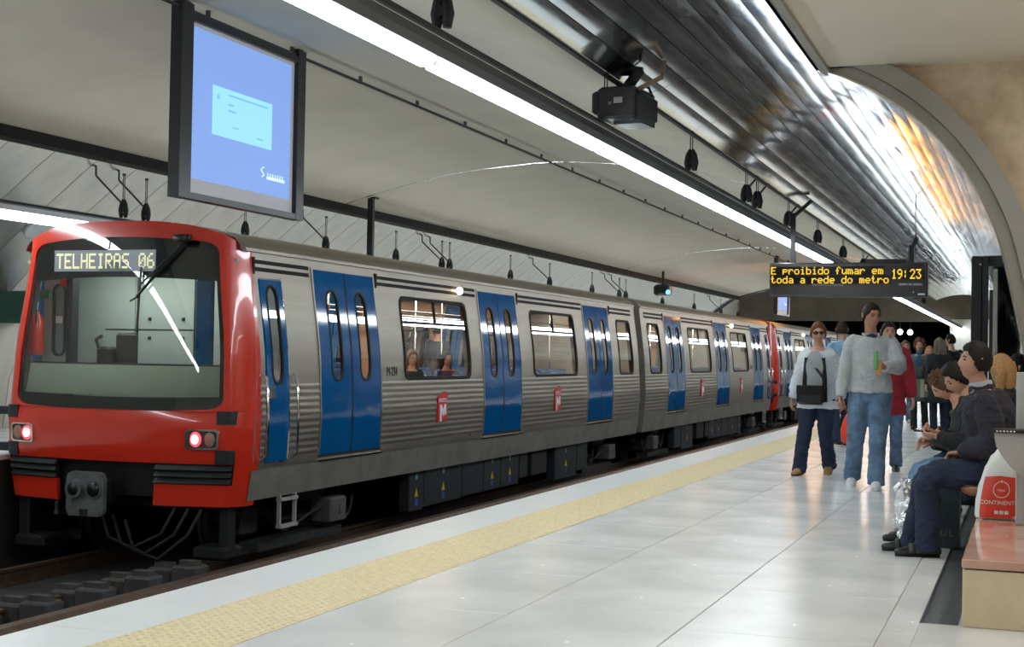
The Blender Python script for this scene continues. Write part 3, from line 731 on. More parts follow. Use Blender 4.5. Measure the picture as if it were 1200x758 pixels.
# glass, black print, sign
b = MB(); 
cp, cz_ = 0, 1.5
b.sheet(lambda s, t: (lambda q: front(q[0], q[1], .012))(gl([((-1 + 2 * s) * glp, glz0 + (glz1 - glz0) * t)])[0]), 36, 16); ws_ = part('windscreen', b, wglass, car, True)
b = MB()
b.sheet(lambda s, t: (lambda q: front(q[0], q[1], .03))(gl([((-1 + 2 * s) * glp * .995, 1.95 + (glz1 - 1.95) * t)])[0]), 30, 4)
b.sheet(lambda s, t: (lambda q: front(q[0], q[1], .03))(gl([((-1 + 2 * s) * glp * .995, glz0 + .13 * t)])[0]), 30, 2)
for sx in (1, -1): b.sheet(lambda s, t: (lambda q: front(q[0], q[1], .03))(gl([(sx * glp * (.955 + .04 * s), glz0 + (glz1 - glz0) * t)])[0]), 2, 12)
part('windscreen_border', b, black, ws_, label='black printed border of the windscreen')
b = MB(); sgx0, sgx1, sgz0, sgz1 = -.80, .50, 2.055, 2.285
b.sheet(lambda s, t: (sgx0 + (sgx1 - sgx0) * s, .085 + .0 * s, sgz0 + (sgz1 - sgz0) * t), 1, 1)
bx = .105
b = MB(); b.box(sgx0, sgx1, bx, bx + .01, sgz0, sgz1); sg = part('destination_sign', b, dest_m, car, label='lit destination sign behind the windscreen')
wdt = (sgx1 - sgx0) * .98 / (12 * 6)
for k, ch in enumerate('TELHEIRAS 06'):
    if ch != ' ': b = MB(); dots(b, ch, (sgx0 + .03 + k * 6 * wdt, bx, sgz1 - .035), (1, 0, 0), (0, 0, 1), (0, -1, 0), wdt, .0235, fill=1, depth=.004); part('letter', b, dest_t, sg)
# wiper
b = MB()
def fp(x, z, d=-.03): 
    p = x / hw(z); a = abs(p); a = a / .9 * .82 if a < .9 else .85
    return tuple(front(math.copysign(a, p), z, d))
b.tube([fp(.86, 2.40), fp(.80, 2.33, -.05), fp(.32, 1.78, -.045)], .016, 6); b.tube([fp(.80, 2.34, -.05), fp(.36, 1.90, -.06)], .010, 6)
b.tube([fp(.34, 2.10, -.02), fp(.33, 1.42, -.02)], .014, 6); b.tube([fp(.33, 1.78, -.04), fp(.24, 1.73, -.04)], .012, 6); b.bbox(.79, .93, -.02, .07, 2.35, 2.44, .015); b.bbox(.82, .95, .04, .12, 2.36, 2.44, .01)
part('wiper', b, black, car, 50)
# headlights
for sx, xc, lit in ((1, 1.13, -1), (-1, -1.18, 1)):
    pc = xc / hw(.28) / .9 * .82; z0, z1 = .175, .385; hp = .105
    rr_ = resample(rrect(pc - hp, pc + hp, z0, z1, .03, 5), 40)
    r2 = [(pc + (p - pc) * .86, .28 + (z - .28) * .84) for p, z in rr_]
    b = MB(); b.rings([[tuple(front(p, z, -.015)) for p, z in rr_], [tuple(front(p, z, -.045)) for p, z in rr_], [tuple(front(p, z, -.045)) for p, z in r2], [tuple(front(p, z, -.022)) for p, z in r2]], False)
    hl = part('headlight', b, chrome, car, 40)
    b = MB(); b.sheet(lambda s, t: front(pc - hp * .9 + hp * 1.8 * s, z0 + .01 + (z1 - z0 - .02) * t, -.024), 3, 2); part('lamp_housing', b, metal_dk, hl)
    c1 = front(pc + lit * hp * .42, .28, -.03); c2 = front(pc - lit * hp * .42, .28, -.03)
    b = MB(); b.sph(tuple(c1), (.072, .014, .080), 14, 6); b.sph((c1.x, c1.y - .012, c1.z), (.045, .012, .05), 12, 6, 1); part('tail_lamp', b, [red_on, red_core], hl, True, 'glowing red tail lamp')
    b = MB(); b.sph(tuple(c2), (.068, .014, .078), 14, 6); part('lamp_lens', b, lamp_off, hl, True, 'unlit headlamp lens')
# coupler
b = MB(); xc = -.09; o_ = resample(rrect(xc - .25, xc + .22, -.56, -.09, .07, 5), 32)
b.rings([[(x, -.20, z) for x, z in o_], [(x, -.14, z) for x, z in o_]]); cpn = part('coupler', b, mat('coupler steel', (.15, .16, .16), .5, .4, .2, 8), car, label='grey automatic coupler with two round cones')
for dx, deep in ((-.125, 1), (.10, 0)):
    b = MB(); b.tube([(xc + dx, -.20, -.27), (xc + dx, -.26 if deep else -.215, -.27), (xc + dx, -.262 if deep else -.212, -.27)], [.10, .10, .07], 16, 0); b.sph((xc + dx, -.235 if deep else -.205, -.27), (.085, .05, .085), 14, 8, 1); part('coupler_cone', b, [cable_m, black], cpn, 40)
b = MB()
for dx in (-.19, .16):
    for z_ in (-.13, -.44): b.cyl((xc + dx, -.205, z_), (xc + dx, -.185, z_), .022, 8)
b.box(xc - .20, xc + .18, -.22, -.16, -.555, -.50); b.box(xc - .05, xc + .05, -.235, -.2, -.55, -.48, 1); part('coupler_plate', b, [cable_m, chrome], cpn)
b = MB(); b.box(xc - .12, xc + .1, -.14, .8, -.42, -.2); b.box(-1.2, 1.2, .45, .75, -.5, -.25); part('coupler_bar', b, dark, car)
for k in range(3):
    b = MB(); x0 = .1 + k * .16; b.tube([(x0 - .15, .0, -.5 - .05 * k), (x0, -.05, -.78 - .06 * k), (x0 + .3, -.05, -.88 - .05 * k), (x0 + .62, .0, -.72), (x0 + .72, .1, -.45)], .018, 6); part('brake_hose', b, mat('hose rubber', (.006, .006, .007), .8), car, True)
# ---- cab interior
b = MB(); b.box(-1.40, 1.40, 1.20, 1.24, .02, 2.2); bk = part('cab_bulkhead', b, cab_w, car)
b = MB(); b.box(-.45, .30, 1.185, 1.20, .8, 2.1); b.box(.33, .95, 1.18, 1.20, .6, 2.1); b.box(-1.05, -.5, 1.185, 1.20, .6, 2.1); part('bulkhead_panel', b, cab_w, bk)
b = MB(); b.box(-.46, -.445, 1.17, 1.2, .8, 2.1); b.box(.31, .325, 1.17, 1.2, .8, 2.1); b.box(-.9, .3, 1.178, 1.186, 1.44, 1.452)
for x, z in ((-.3, 1.55), (-.3, 1.33), (.15, 1.55), (.15, 1.33)): b.box(x, x + .03, 1.165, 1.185, z, z + .035)
part('panel_trim', b, dark2, bk)
b = MB(); b.box(-1.36, -.98, .66, .72, .6, 2.05); cb = part('cab_cupboard', b, cab_w, car)
o_ = rrect(-1.22, -1.04, 1.12, 1.95, .085, 6); i_ = rrect(-1.195, -1.065, 1.145, 1.925, .062, 6)
b = MB(); b.rings([[(x, .64, z) for x, z in o_], [(x, .625, z) for x, z in o_], [(x, .625, z) for x, z in i_], [(x, .655, z) for x, z in i_]], False); b.box(-1.0, -.93, .6, .72, .7, 2.05); part('oval_frame', b, dark2, cb)
b = MB(); b.prism(i_, 'y', .65, .655); b.box(-1.18, -1.09, .635, .65, 1.5, 1.58, 1); part('oval_glass', b, [mat('grey blue glass', (.20, .25, .28), .15), white_p], cb)
b = MB(); b.tube([(-1.335, .50, 1.13), (-1.335, .50, 1.17), (-1.335, .50, 1.52), (-1.335, .50, 1.58), (-1.335, .50, 1.63)], [.075, .085, .085, .055, .025], 12); b.tube([(-1.335, .5, 1.60), (-1.29, .44, 1.64), (-1.27, .42, 1.5)], .012, 6, 1); part('fire_extinguisher', b, [red, black], car, 50, 'red fire extinguisher inside the cab')
b = MB(); b.box(-1.36, -1.22, .56, .60, 1.78, 1.88, 0); b.box(-1.1, -1.02, .6, .63, 1.92, 2.0, 1); part('safety_sign', b, [mat('green sign', (.02, .22, .10), .5), red], car)
b = MB(); b.bbox(.80, 1.02, .42, .48, .8, 1.98, .02); part('cab_blue_panel', b, blue, car)
b = MB(); b.sheet(lambda s, t: front((-1 + 2 * s) * .74, .72 + .34 * t, .07 + .05 * t), 20, 2); b.sheet(lambda s, t: front((-1 + 2 * s) * .74, 1.06, .12 + .30 * t), 20, 1); part('driver_desk', b, cab_d, car, 40, 'pale cream driver desk behind the windscreen')
b = MB(); b.sheet(lambda s, t: front((-1 + 2 * s) * .74, .1 * 10.45 + .02 * t, .115), 20, 1, thick=(0, .03, 0)); part('desk_edge', b, metal_dk, car)
b = MB(); b.bbox(-.42, -.16, .70, .80, 1.0, 1.40, .03); b.bbox(-.62, -.42, .62, .80, .95, 1.24, .03); b.tube([(-.62, .70, 1.2), (-.64, .66, 1.32), (-.55, .64, 1.36)], .02, 6); b.bbox(-.5, -.05, .6, 1.0, .5, .62, .03); part('driver_seat', b, mat('dark brown leather', (.03, .018, .014), .6), car, 30)
b = MB(); b.box(-1.35, 1.35, .35, 1.22, 2.16, 2.2); b.box(-1.40, 1.40, .3, 1.25, -.05, .02); part('cab_ceiling', b, cab_w, car)
b = MB(); b.box(-.9, .9, .55, .75, 2.13, 2.16); part('cab_lamp', b, cab_light, car)
# ---- underframe
def ubox(y0, y1, z0, z1, m=dark2, x=1.42, name='equipment_box', stick=0):
    for sx in (1, -1):
        b = MB(); b.bbox(*sorted((sx * (x - .16), sx * x)), y0, y1, z0, z1, .012); bx_ = part(name, b, m, car)
        if stick:
            b = MB(); cy = (y0 + y1) / 2; X = sx * (x + .002); zc = (z0 + z1) / 2
            b.prism([(cy - .06, zc - .12), (cy + .06, zc - .12), (cy, zc + .0)], 'x', *sorted((X, X - sx * .01)), 0); b.box(*sorted((X, X - sx * .01)), cy - .05, cy + .05, zc - .24, zc - .15, 1); b.box(*sorted((X, X - sx * .01)), cy - .04, cy + .04, zc + .12, zc + .19, 2 if stick > 1 else 3)
            part('warning_sticker', b, [yel_m, blu_s, cyan_s, inner_g], bx_)
ubox(4.79, 5.26, -.93, -.30, stick=2); ubox(5.28, 6.66, -.90, -.30, stick=1); ubox(6.68, 7.55, -.88, -.29); ubox(7.57, 8.3, -.88, -.29, stick=1); ubox(8.32, 9.15, -.88, -.29, stick=1)
ubox(9.2, 9.6, -.8, -.29, dark); ubox(9.8, 10.6, -.8, -.3, dark); ubox(11.05, 12.30, -.98, -.30, stick=1); ubox(12.33, 13.0, -.9, -.30)
b = MB(); b.box(-1.1, 1.1, .6, CL, -.42, -.06); part('underframe', b, dark, car)
def bogie(yc):
    for k in (-1, 1):
        for sx in (1, -1):
            b = MB(); b.tube([(sx * .70, yc + k * .95, -.68), (sx * .735, yc + k * .95, -.68), (sx * .74, yc + k * .95, -.68), (sx * .81, yc + k * .95, -.68)], [.455, .45, .42, .42], 28); b.cyl((sx * .81, yc + k * .95, -.68), (sx * .86, yc + k * .95, -.68), .18, 16); part('wheel', b, mat('wheel steel', (.05, .05, .052), .4, .7), car, 40)
            b = MB(); b.bbox(*sorted((sx * .86, sx * 1.1)), yc + k * .95 - .18, yc + k * .95 + .18, -.84, -.52, .03); part('axle_box', b, dark2, car)
    for sx in (1, -1):
        b = MB(); b.tube([(sx * 1.0, yc - 1.4, -.62), (sx * 1.0, yc - .6, -.60), (sx * 1.0, yc - .35, -.74), (sx * 1.0, yc + .35, -.74), (sx * 1.0, yc + .6, -.60), (sx * 1.0, yc + 1.4, -.62)], [(.08, .10)] * 6, 8, ref=(0, 0, 1)); part('bogie_frame', b, dark, car)
        b = MB(); b.cyl((sx * 1.15, yc - .25, -.42), (sx * 1.15, yc + .48, -.42), .13, 16); part('air_tank', b, dark2, car, 40)
        b = MB(); b.bbox(*sorted((sx * 1.14, sx * 1.42)), yc + .38, yc + .80, -.83, -.53, .02, 0); b.box(*sorted((sx * 1.42, sx * 1.435)), yc + .58, yc + .61, -.74, -.62, 1); part('junction_box', b, [mat('grey box', (.075, .075, .07), .6), chrome], car)
        for dy in (-.45, 1.05):
            b = MB(); pts = [(sx * 1.25, yc + dy + .22 * math.cos(a), -.58 + .26 * math.sin(a)) for a in [2 * PI * i / 14 for i in range(15)]]; b.tube(pts, .022, 6); pts = [(sx * 1.2, yc + dy + .12 + .2 * math.cos(a), -.58 + .24 * math.sin(a)) for a in [2 * PI * i / 14 for i in range(15)]]; b.tube(pts, .022, 6); part('cable_loop', b, rubber, car, True)
        b = MB(); b.tube([(sx * 1.3, yc - .3, -.78), (sx * 1.3, yc, -.70), (sx * 1.3, yc + .4, -.62)], .018, 6); b.box(*sorted((sx * 1.05, sx * 1.30)), yc - 1.1, yc + .9, -1.0, -.90); part('bogie_rod', b, metal_dk, car)
bogie(2.12); bogie(14.15)
for sx in (1, -1):
    b = MB()
    for yy in (1.12, 1.47): b.box(*sorted((sx * 1.46, sx * 1.50)), yy, yy + .03, -.74, -.36)
    for zz in (-.74, -.44): b.box(*sorted((sx * 1.45, sx * 1.52)), 1.12, 1.50, zz, zz + .035)
    part('step_ladder', b, mat('pale step steel', (.45, .45, .43), .4, .3), car, label='chrome ladder step under the cab door')
    b = MB(); b.bbox(*sorted((sx * 1.22, sx * 1.36)), .30, .44, -.92, -.42, .02); b.bbox(*sorted((sx * .95, sx * 1.36)), .22, .60, -1.0, -.86, .03); part('guard_iron', b, dark, car, 30)
# ---- the other cars
def flip_car(y, rz, label):
    c = copy_tree(car); c.location = (XF, y, 0); c.rotation_euler = (0, 0, rz); c['label'] = label; return c
flip_car(45.78, PI, 'second steel metro car, its red cab end away from the viewer')
flip_car(46.35, 0, 'third steel metro car, its red cab end next to the walking people')
flip_car(79.5, PI, 'last steel metro car, mostly hidden behind the walking people')

# ================================================================== HANGING SCREENS, DISPLAY, PROJECTORS
SX = -7.3
scr = empty('projection_screen', (SX, 12.15, 2.61), 'large hanging projection screen with a blue picture in a black frame', 'screen', 'projection screens between the tracks')
ya, yb, za, zb = 11.02, 13.30, 2.61, 4.33
for (u, v, top) in ((10.98, 11.17, 4.40), (13.16, 13.32, 4.40)):
    b = MB(); b.box(SX - .07, SX + .05, u, v, za, top); wpart('frame_post', b, black, scr)
b = MB(); b.box(SX - .06, SX + .045, 11.17, 13.16, za, za + .06); b2 = MB(); b2.box(SX - .06, SX + .045, 11.17, 13.16, zb - .07, zb)
wpart('frame_bar', b, black, scr); wpart('frame_bar', b2, black, scr)
b = MB(); b.box(SX - .03, SX + .0, 11.17, 13.16, za + .06, zb - .07); pn = wpart('screen_border', b, screen_g, scr)
SF = SX + .002
b = MB(); b.box(SF - .002, SF + .003, 11.23, 13.09, 2.81, 4.22); pic = wpart('lit_picture', b, screen_m, pn)
b = MB(); b.box(SF, SF + .006, 11.58, 12.70, 3.27, 3.74); 
for yy, zz, ln in ((11.86, 3.70, .75), (11.86, 3.61, .10), (11.86, 3.55, .14), (11.95, 3.40, .10), (12.4, 3.36, .12)): b.box(SF + .006, SF + .008, yy, yy + ln, zz - .022, zz - .006, 1)
b.prism([(11.64, 3.62), (11.71, 3.62), (11.675, 3.67)], 'x', SF + .006, SF + .008, 1)
wpart('dialog_window', b, [screen_c, screen_t], pn)
b = MB(); b.tube([(SF + .006, 12.52, 2.98), (SF + .006, 12.56, 3.00), (SF + .006, 12.50, 3.05), (SF + .006, 12.55, 3.08)], .008, 5); b.box(SF + .003, SF + .006, 12.62, 12.98, 2.965, 2.995)
for k in range(7): b.box(SF + .003, SF + .006, 12.63 + k * .05, 12.645 + k * .05, 2.995, 3.03)
wpart('screen_mark', b, screen_w, pn)
for yy in (11.1, 13.24):
    b = MB(); b.box(SX - .03, SX + .03, yy - .05, yy + .05, 4.38, 4.43); wpart('ceiling_bracket', b, metal_dk, scr)
c = copy_tree(scr); c.location = (SX, 44.6, 2.61); c['label'] = 'small distant blue hanging screen left of the amber display'

LX0, LX1, LY, LZ0, LZ1 = -3.80, -1.44, 22.0, 2.198, 2.724
led = empty('led_display', (-2.62, LY, LZ0), 'hanging amber dot matrix message display with a clock', 'display')
b = MB(); b.bbox(LX0, LX1, LY, LY + .24, LZ0, LZ1, .012); wpart('display_case', b, led_fr, led, 40)
b = MB(); b.box(LX0 + .04, LX1 - .04, LY - .006, LY + .002, LZ0 + .03, LZ1 - .03); fc = wpart('display_face', b, led_bg, led)
lv = []
zx = (LX1 - LX0) / 975.0; zz = (LZ1 - LZ0) / 210.0
def lx(p): return LX0 + (p - 110) * zx
def lz(p): return LZ1 - (p - 95) * zz
for txt, p0, p1, q0, q1, nm in (('É proibido fumar em', 120, 818, 122, 168, 'message_line'), ('toda a rede do metro', 120, 852, 177, 223, 'message_line')):
    b = MB(); n = len(txt) * 6 - 1; dots(b, txt, (lx(p0), LY - .006, lz(q0)), (1, 0, 0), (0, 0, 1), (0, -1, 0), (lx(p1) - lx(p0)) / n, (lz(q0) - lz(q1)) / 7, fill=1, depth=.004, grow=.10); wpart(nm, b, led_m, fc)
    for r in range(8): lv.append((lx(p0) - .02, lx(p1) + .02, lz(q0) - r * (lz(q0) - lz(q1)) / 7))
b = MB(); pxm = (lx(918) - lx(870)) / 8.3
x0 = lx(870)
for ch, ox in (('1', 0), ('9', 5.6), (':', 11.0), ('2', 18.2), ('3', 24.2)):
    b = MB(); dots(b, ch, (x0 + ox * pxm * 1.05, LY - .006, lz(138)), (1, 0, 0), (0, 0, 1), (0, -1, 0), pxm, (lz(138) - lz(196)) / 7, fill=1, depth=.004, grow=.10); wpart('clock_digit', b, led_m, fc)
for r in range(8): lv.append((lx(866), lx(1062), lz(138) - r * (lz(138) - lz(196)) / 7))
b = MB()
for x0, x1, z in lv: b.box(x0, x1, LY - .075, LY - .012, z - .0008, z + .0008)
wpart('added_louvre', b, rubber, fc, kind='stuff')  # thin blades added to keep the display's glow out of the vault's mirror

for txt, px, pz, sz in (('PRÓXIMO COMBOIO', 480, 232, .048), ('TEMPO DE ESPERA', 982, 230, .042)):
    tm = text_mb(txt, sz); xform(tm, basis((lx(px), LY - .008, lz(pz)), (1, 0, 0), (0, 0, 1), (0, -1, 0))); wpart('printed_caption', tm, white_p, fc)
b = MB(); b.box(lx(1028), lx(1070), LY - .008, LY - .004, lz(298), lz(283)); b.box(lx(1000), lx(1004), LY - .008, LY - .004, lz(280), lz(272)); b.box(lx(985), lx(1022), LY - .008, LY - .004, lz(302), lz(299)); wpart('maker_plate', b, white_p, fc)
b = MB(); b.box(lx(1068), lx(1072), LY - .012, LY, lz(290), lz(100)); b.box(LX0, LX1, LY - .012, LY, LZ0, LZ0 + .03); wpart('display_bezel', b, metal_dk, led)
for x, zt in ((-3.46, 3.50), (-1.68, 2.98)):
    b = MB(); b.box(x - .035, x + .035, LY + .08, LY + .15, LZ1 - .02, zt); b.tube([(x, LY + .115, zt - .05), (x + (.28 if x < -3 else .06), LY + .115, zt + (.20 if x < -3 else .12))], .03, 6)
    if x > -3: b.cyl((x + .05, LY + .115, zt), (x + .05, LY + .115, 3.73), .008, 6)
    wpart('hanger_post', b, black, led)
b = MB(); b.box(-2.35, -1.75, LY + .03, LY + .2, LZ1 - .005, LZ1 + .05); wpart('cable_box', b, black, led)
# red spots: tiny lamps of cameras by the display
# ---- added amber glow panel hidden behind the display, source for the vault's amber reflection
am = empty('amber_glow_panel', (-6.1, 50.0, 3.52), 'unseen amber glow panel added behind the message display for the vault reflection', 'sign')
b = MB(); b.bbox(-8.3, -3.98, 50.0, 50.12, 3.52, 4.06, .015); wpart('glow_case', b, black, am)
for i in range(12):
    for j in range(2):
        b = MB(); x = -8.26 + i * .355; z = 3.545 + j * .25; b.box(x, x + .33, 49.985, 50.0, z, z + .235); wpart('lit_tile', b, mat('added amber glow', (.5, .3, .05), .4, emit=(1.0, .40, .02), es=9), am)
for x in (-7.9, -4.4):
    b = MB(); b.cyl((x, 50.06, 4.05), (x, 50.06, 4.3 if x < -5 else 4.0), .02, 6); wpart('glow_rod', b, black, am)
# ---- projector near the vault edge
pj = empty('projector', (-3.30, 12.05, 3.30), 'black projector box hanging beside the near fluorescent line', 'projector')
M = Matrix.Translation((-3.36, 12.05, 3.445)) @ Matrix.Rotation(-.12, 4, 'Z')
b = MB(); b.bbox(-.18, .17, -.25, .25, -.15, .13, .02); b.bbox(-.24, -.16, -.24, -.04, -.10, .10, .02); b.box(-.08, .18, -.1, .22, -.18, -.14); wpart('projector_body', xform(b, M), mat('matt black casing', (.016, .016, .018), .45), pj, 30)
b = MB(); b.bbox(.08, .22, -.21, .21, -.16, .08, .03); wpart('side_cover', xform(b, M), dark2, pj, 30)
b = MB(); b.cyl((-.17, .1, 0), (-.25, .1, 0), .07, 16); b.cyl((-.25, .1, 0), (-.255, .1, 0), .055, 16, 1); wpart('lens', xform(b, M), [metal_dk, glass], pj, 40)
b = MB(); b.box(-.02, .06, -.256, -.25, -.02, .03); wpart('rating_label', xform(b, M), grey_m, pj)
b = MB(); b.tube([(-3.40, 12.05, 3.55), (-3.30, 12.05, 3.68), (-3.24, 12.05, 3.76)], .05, 10); wpart('mount_arm', b, black, pj, True)
b = MB(); b.tube([(-3.46, 11.82, 3.42), (-3.02, 11.95, 3.66), (-3.0, 11.95, 3.80)], .022, 8); wpart('strut', b, mat('tan conduit', (.22, .17, .13), .5, .4), pj, True)
b = MB(); b.tube([(-3.32, 12.1, 3.55), (-3.26, 12.15, 3.63), (-3.20, 12.2, 3.62), (-3.17, 12.2, 3.54)], .012, 6); wpart('cable', b, rubber, pj, True)
pj2 = empty('projector', (-10.75, 43.0, 3.35), 'small black projector with a blue light hanging above the second car', 'projector')
b = MB(); b.bbox(-11.0, -10.5, 42.8, 43.3, 3.16, 3.5, .06); wpart('projector_body', b, black, pj2, 30)
b = MB(); b.cyl((-10.75, 43.05, 3.5), (-10.75, 43.05, 3.93), .04, 8); wpart('mount_arm', b, black, pj2)
b = MB(); b.sph((-10.52, 42.79, 3.26), .07, 10, 6); wpart('status_lamp', b, mat('blue lamp', (.02, .1, .4), .3, emit=(.05, .35, 1.0), es=5), pj2, True)
b = MB(); b.box(-10.85, -10.75, 22.25, 22.33, 2.55, 3.93); b.box(-10.92, -10.68, 22.22, 22.36, 3.90, 3.93)
solo('ceiling_pole', b, black, 'black square pole hanging from the ceiling above the first train car', 'pole', (-10.8, 22.3, 3.93))
sgn = empty('platform_sign', (-12.6, 16.2, 1.9), 'dark green sign board on the far platform left of the cab', 'sign')
b = MB(); b.bbox(-13.9, -12.2, 16.15, 16.25, 1.55, 2.0, .01); wpart('sign_board', b, green_s, sgn)
b = MB(); b.prism([(-12.42, 1.66), (-12.36, 1.66), (-12.36, 1.80), (-12.28, 1.80), (-12.39, 1.92), (-12.50, 1.80), (-12.42, 1.80)], 'y', 16.13, 16.15); b.box(-12.9, -12.6, 16.13, 16.15, 1.72, 1.84); wpart('sign_arrow', b, white_p, sgn)
for x in (-13.7, -12.4):
    b = MB(); b.box(x - .03, x + .03, 16.17, 16.23, 2.0, 2.7 if x > -13 else 2.0001); wpart('sign_post', b, black, sgn)
b = MB(); b.bbox(-13.7, -12.25, 17.0, 17.12, .25, 1.45, .02)
b.box(-13.6, -13.5, 17.0, 17.1, 0, .3, 1); b.box(-12.45, -12.35, 17.0, 17.1, 0, .3, 1)
pb = empty('poster_board', (-13.0, 17.05, 0), 'pale blue poster board on the far platform', 'board')
wpart('board', b, [mat('pale blue board', (.30, .36, .52), .5), black], pb)

# ================================================================== BENCH END OF THE PLATFORM
bn = empty('marble_bench', (0, 10, 0), 'long cream marble bench block with a pink polished top', 'bench')
b = MB(); b.bbox(-.283, .40, 6.905, 12.33, 0.0, .265, .004); wpart('bench_block', b, bench_m, bn)
b = MB(); b.bbox(-.287, .40, 6.90, 12.33, .272, .314, .005); wpart('bench_top', b, bench_top, bn, label='pink polished marble top')
b = MB(); b.box(-.275, .39, 6.915, 12.32, .262, .275); wpart('joint', b, black, bn)
ws2 = empty('wooden_seat', (0, 11, .314), 'brown varnished wooden seat with a rounded end on the marble bench', 'seat')
b = MB(); prof_ = [(-.40, .445), (-.385, .42), (-.35, .405), (.10, .405), (.12, .44), (.10, .465), (-.30, .462), (-.36, .468)]
rs_ = []
for y, k in ((9.12, .55), (9.14, .82), (9.18, .95), (9.26, 1.0), (12.25, 1.0), (12.30, .9)):
    rs_.append([(-.15 + (x + .15) * k, y, .437 + (z - .437) * min(1, k + .1)) for x, z in prof_])
b.rings(rs_); wpart('seat_board', b, wood, ws2, 40)
for y in (9.7, 10.8, 12.0):
    b = MB(); b.bbox(-.25, .05, y, y + .12, .314, .408, .01); wpart('seat_support', b, metal_dk, ws2)
# bin on a post
bi = empty('litter_bin', (0, 8.55, .314), 'pale grey litter bin on a post at the bench', 'litter bin')
b = MB(); b.bbox(-.068, .04, 8.5, 8.6, .314, 1.175, .006); wpart('post', b, grey_m, bi)
b = MB(); rs_ = []
for z, xl, d in ((.835, -.182, .14), (.80, -.178, .14), (.76, -.170, .14), (.70, -.135, .13), (.65, -.095, .12), (.61, -.055, .10), (.58, .0, .08)):
    rs_.append([(xl, 8.44 - d * .6, z), (.22, 8.44 - d * .6, z), (.22, 8.498, z), (xl, 8.498, z)])
b.rings(rs_); wpart('bin_body', b, grey_m, bi, 30)
b = MB(); b.bbox(-.183, .22, 8.33, 8.50, .836, .856, .004); wpart('bin_rim', b, black, bi)
b = MB()
for k in range(6): b.box(-.17 + k * .018, -.16 + k * .018, 8.325, 8.332, .842, .850)
wpart('rim_mark', b, white_p, bi)
# shopping bag with red print on the bench
sb = empty('shopping_bag', (-.16, 8.80, .314), 'white plastic shopping bag with red print on the bench end', 'bag')
rng = random.Random(3)
def bagring(z, w, d, cx, wob):
    return [(cx + w * math.copysign(abs(math.cos(a)) ** .55, math.cos(a)) + wob * math.sin(3 * a + z * 30) + wob * .7 * math.sin(7 * a - z * 55), 8.80 + d * math.copysign(abs(math.sin(a)) ** .7, math.sin(a)) + wob * math.cos(4 * a + z * 22), z) for a in [2 * PI * i / 36 for i in range(36)]]
BZ = [(.316, .128, .09, -.16), (.33, .136, .10, -.16), (.42, .130, .10, -.158), (.50, .118, .09, -.155), (.575, .105, .075, -.15), (.62, .092, .06, -.145), (.68, .066, .04, -.135), (.72, .040, .025, -.125), (.755, .020, .014, -.115)]
b = MB(); b.rings([bagring(z, w_, d, cx, .0055) for z, w_, d, cx in BZ]); wpart('bag_body', b, plastic_w, sb, 60)
def bag_front(u, z):   # point on the print side (towards the viewer); u -1..1
    for (z0, w0, d0, c0), (z1, w1, d1, c1) in zip(BZ, BZ[1:]):
        if z <= z1: k = (z - z0) / (z1 - z0); wv, dv, cv = w0 + (w1 - w0) * k, d0 + (d1 - d0) * k, c0 + (c1 - c0) * k; break
    cc = abs(u); sn = math.sqrt(max(0, 1 - cc ** (2 / .55))) ** .7
    return (cv + wv * u, 8.80 - dv * sn - .006, z)
b = MB(); b.sheet(lambda s, t: bag_front(-.80 + 1.72 * s, .325 + (.245 - .02 * abs(s - .45)) * t), 16, 8); pr = wpart('red_print', b, plastic_r, sb, 60, 'red printed field')
def on_bag(tm):
    tm.v = [(lambda q: (q[0], q[1] - .003 + v[1] * 0, q[2]))(bag_front((v[0] + .155) / .125, min(.70, v[2]))) for v in tm.v]; return tm
tm = text_mb('CONTINENTE', .032, extrude=0); xform(tm, basis((-.158, 0, .415), (1, 0, 0), (0, 0, 1), (0, -1, 0))); wpart('lettering', on_bag(tm), white_p, pr)
b = MB(); n = 28
for r0, r1 in ((.044, .048),):
    o_ = [(-.145 + r1 * math.cos(2 * PI * i / n), 0, .492 + r1 * math.sin(2 * PI * i / n)) for i in range(n)]; i_ = [(-.145 + r0 * math.cos(2 * PI * i / n), 0, .492 + r0 * math.sin(2 * PI * i / n)) for i in range(n)]
    b.rings([o_, i_], False)
b.prism([(-.149, .53), (-.141, .53), (-.145, .552)], 'y', -.001, .001); wpart('round_emblem', on_bag(b), white_p, pr)
tm = text_mb('Hiper', .020, extrude=0); xform(tm, basis((-.145, 0, .488), (1, 0, 0), (0, 0, 1), (0, -1, 0))); wpart('lettering', on_bag(tm), white_p, pr)
b = MB()
for k in range(3): b.add([(-.178 + k * .026, 0, .35), (-.158 + k * .026, 0, .35), (-.158 + k * .026, 0, .37), (-.178 + k * .026, 0, .37)], [(0, 1, 2, 3)])
wpart('small_symbols', on_bag(b), white_p, pr)
for s in (-1, 1):
    b = MB(); b.tube([(-.13 + s * .02, 8.80, .71), (-.12 + s * .025, 8.80, .76), (-.112, 8.80 + s * .01, .79)], [(.018, .003), (.014, .003), (.010, .003)], 8, ref=(1, 0, 0)); wpart('bag_handle', b, plastic_w, sb, True)
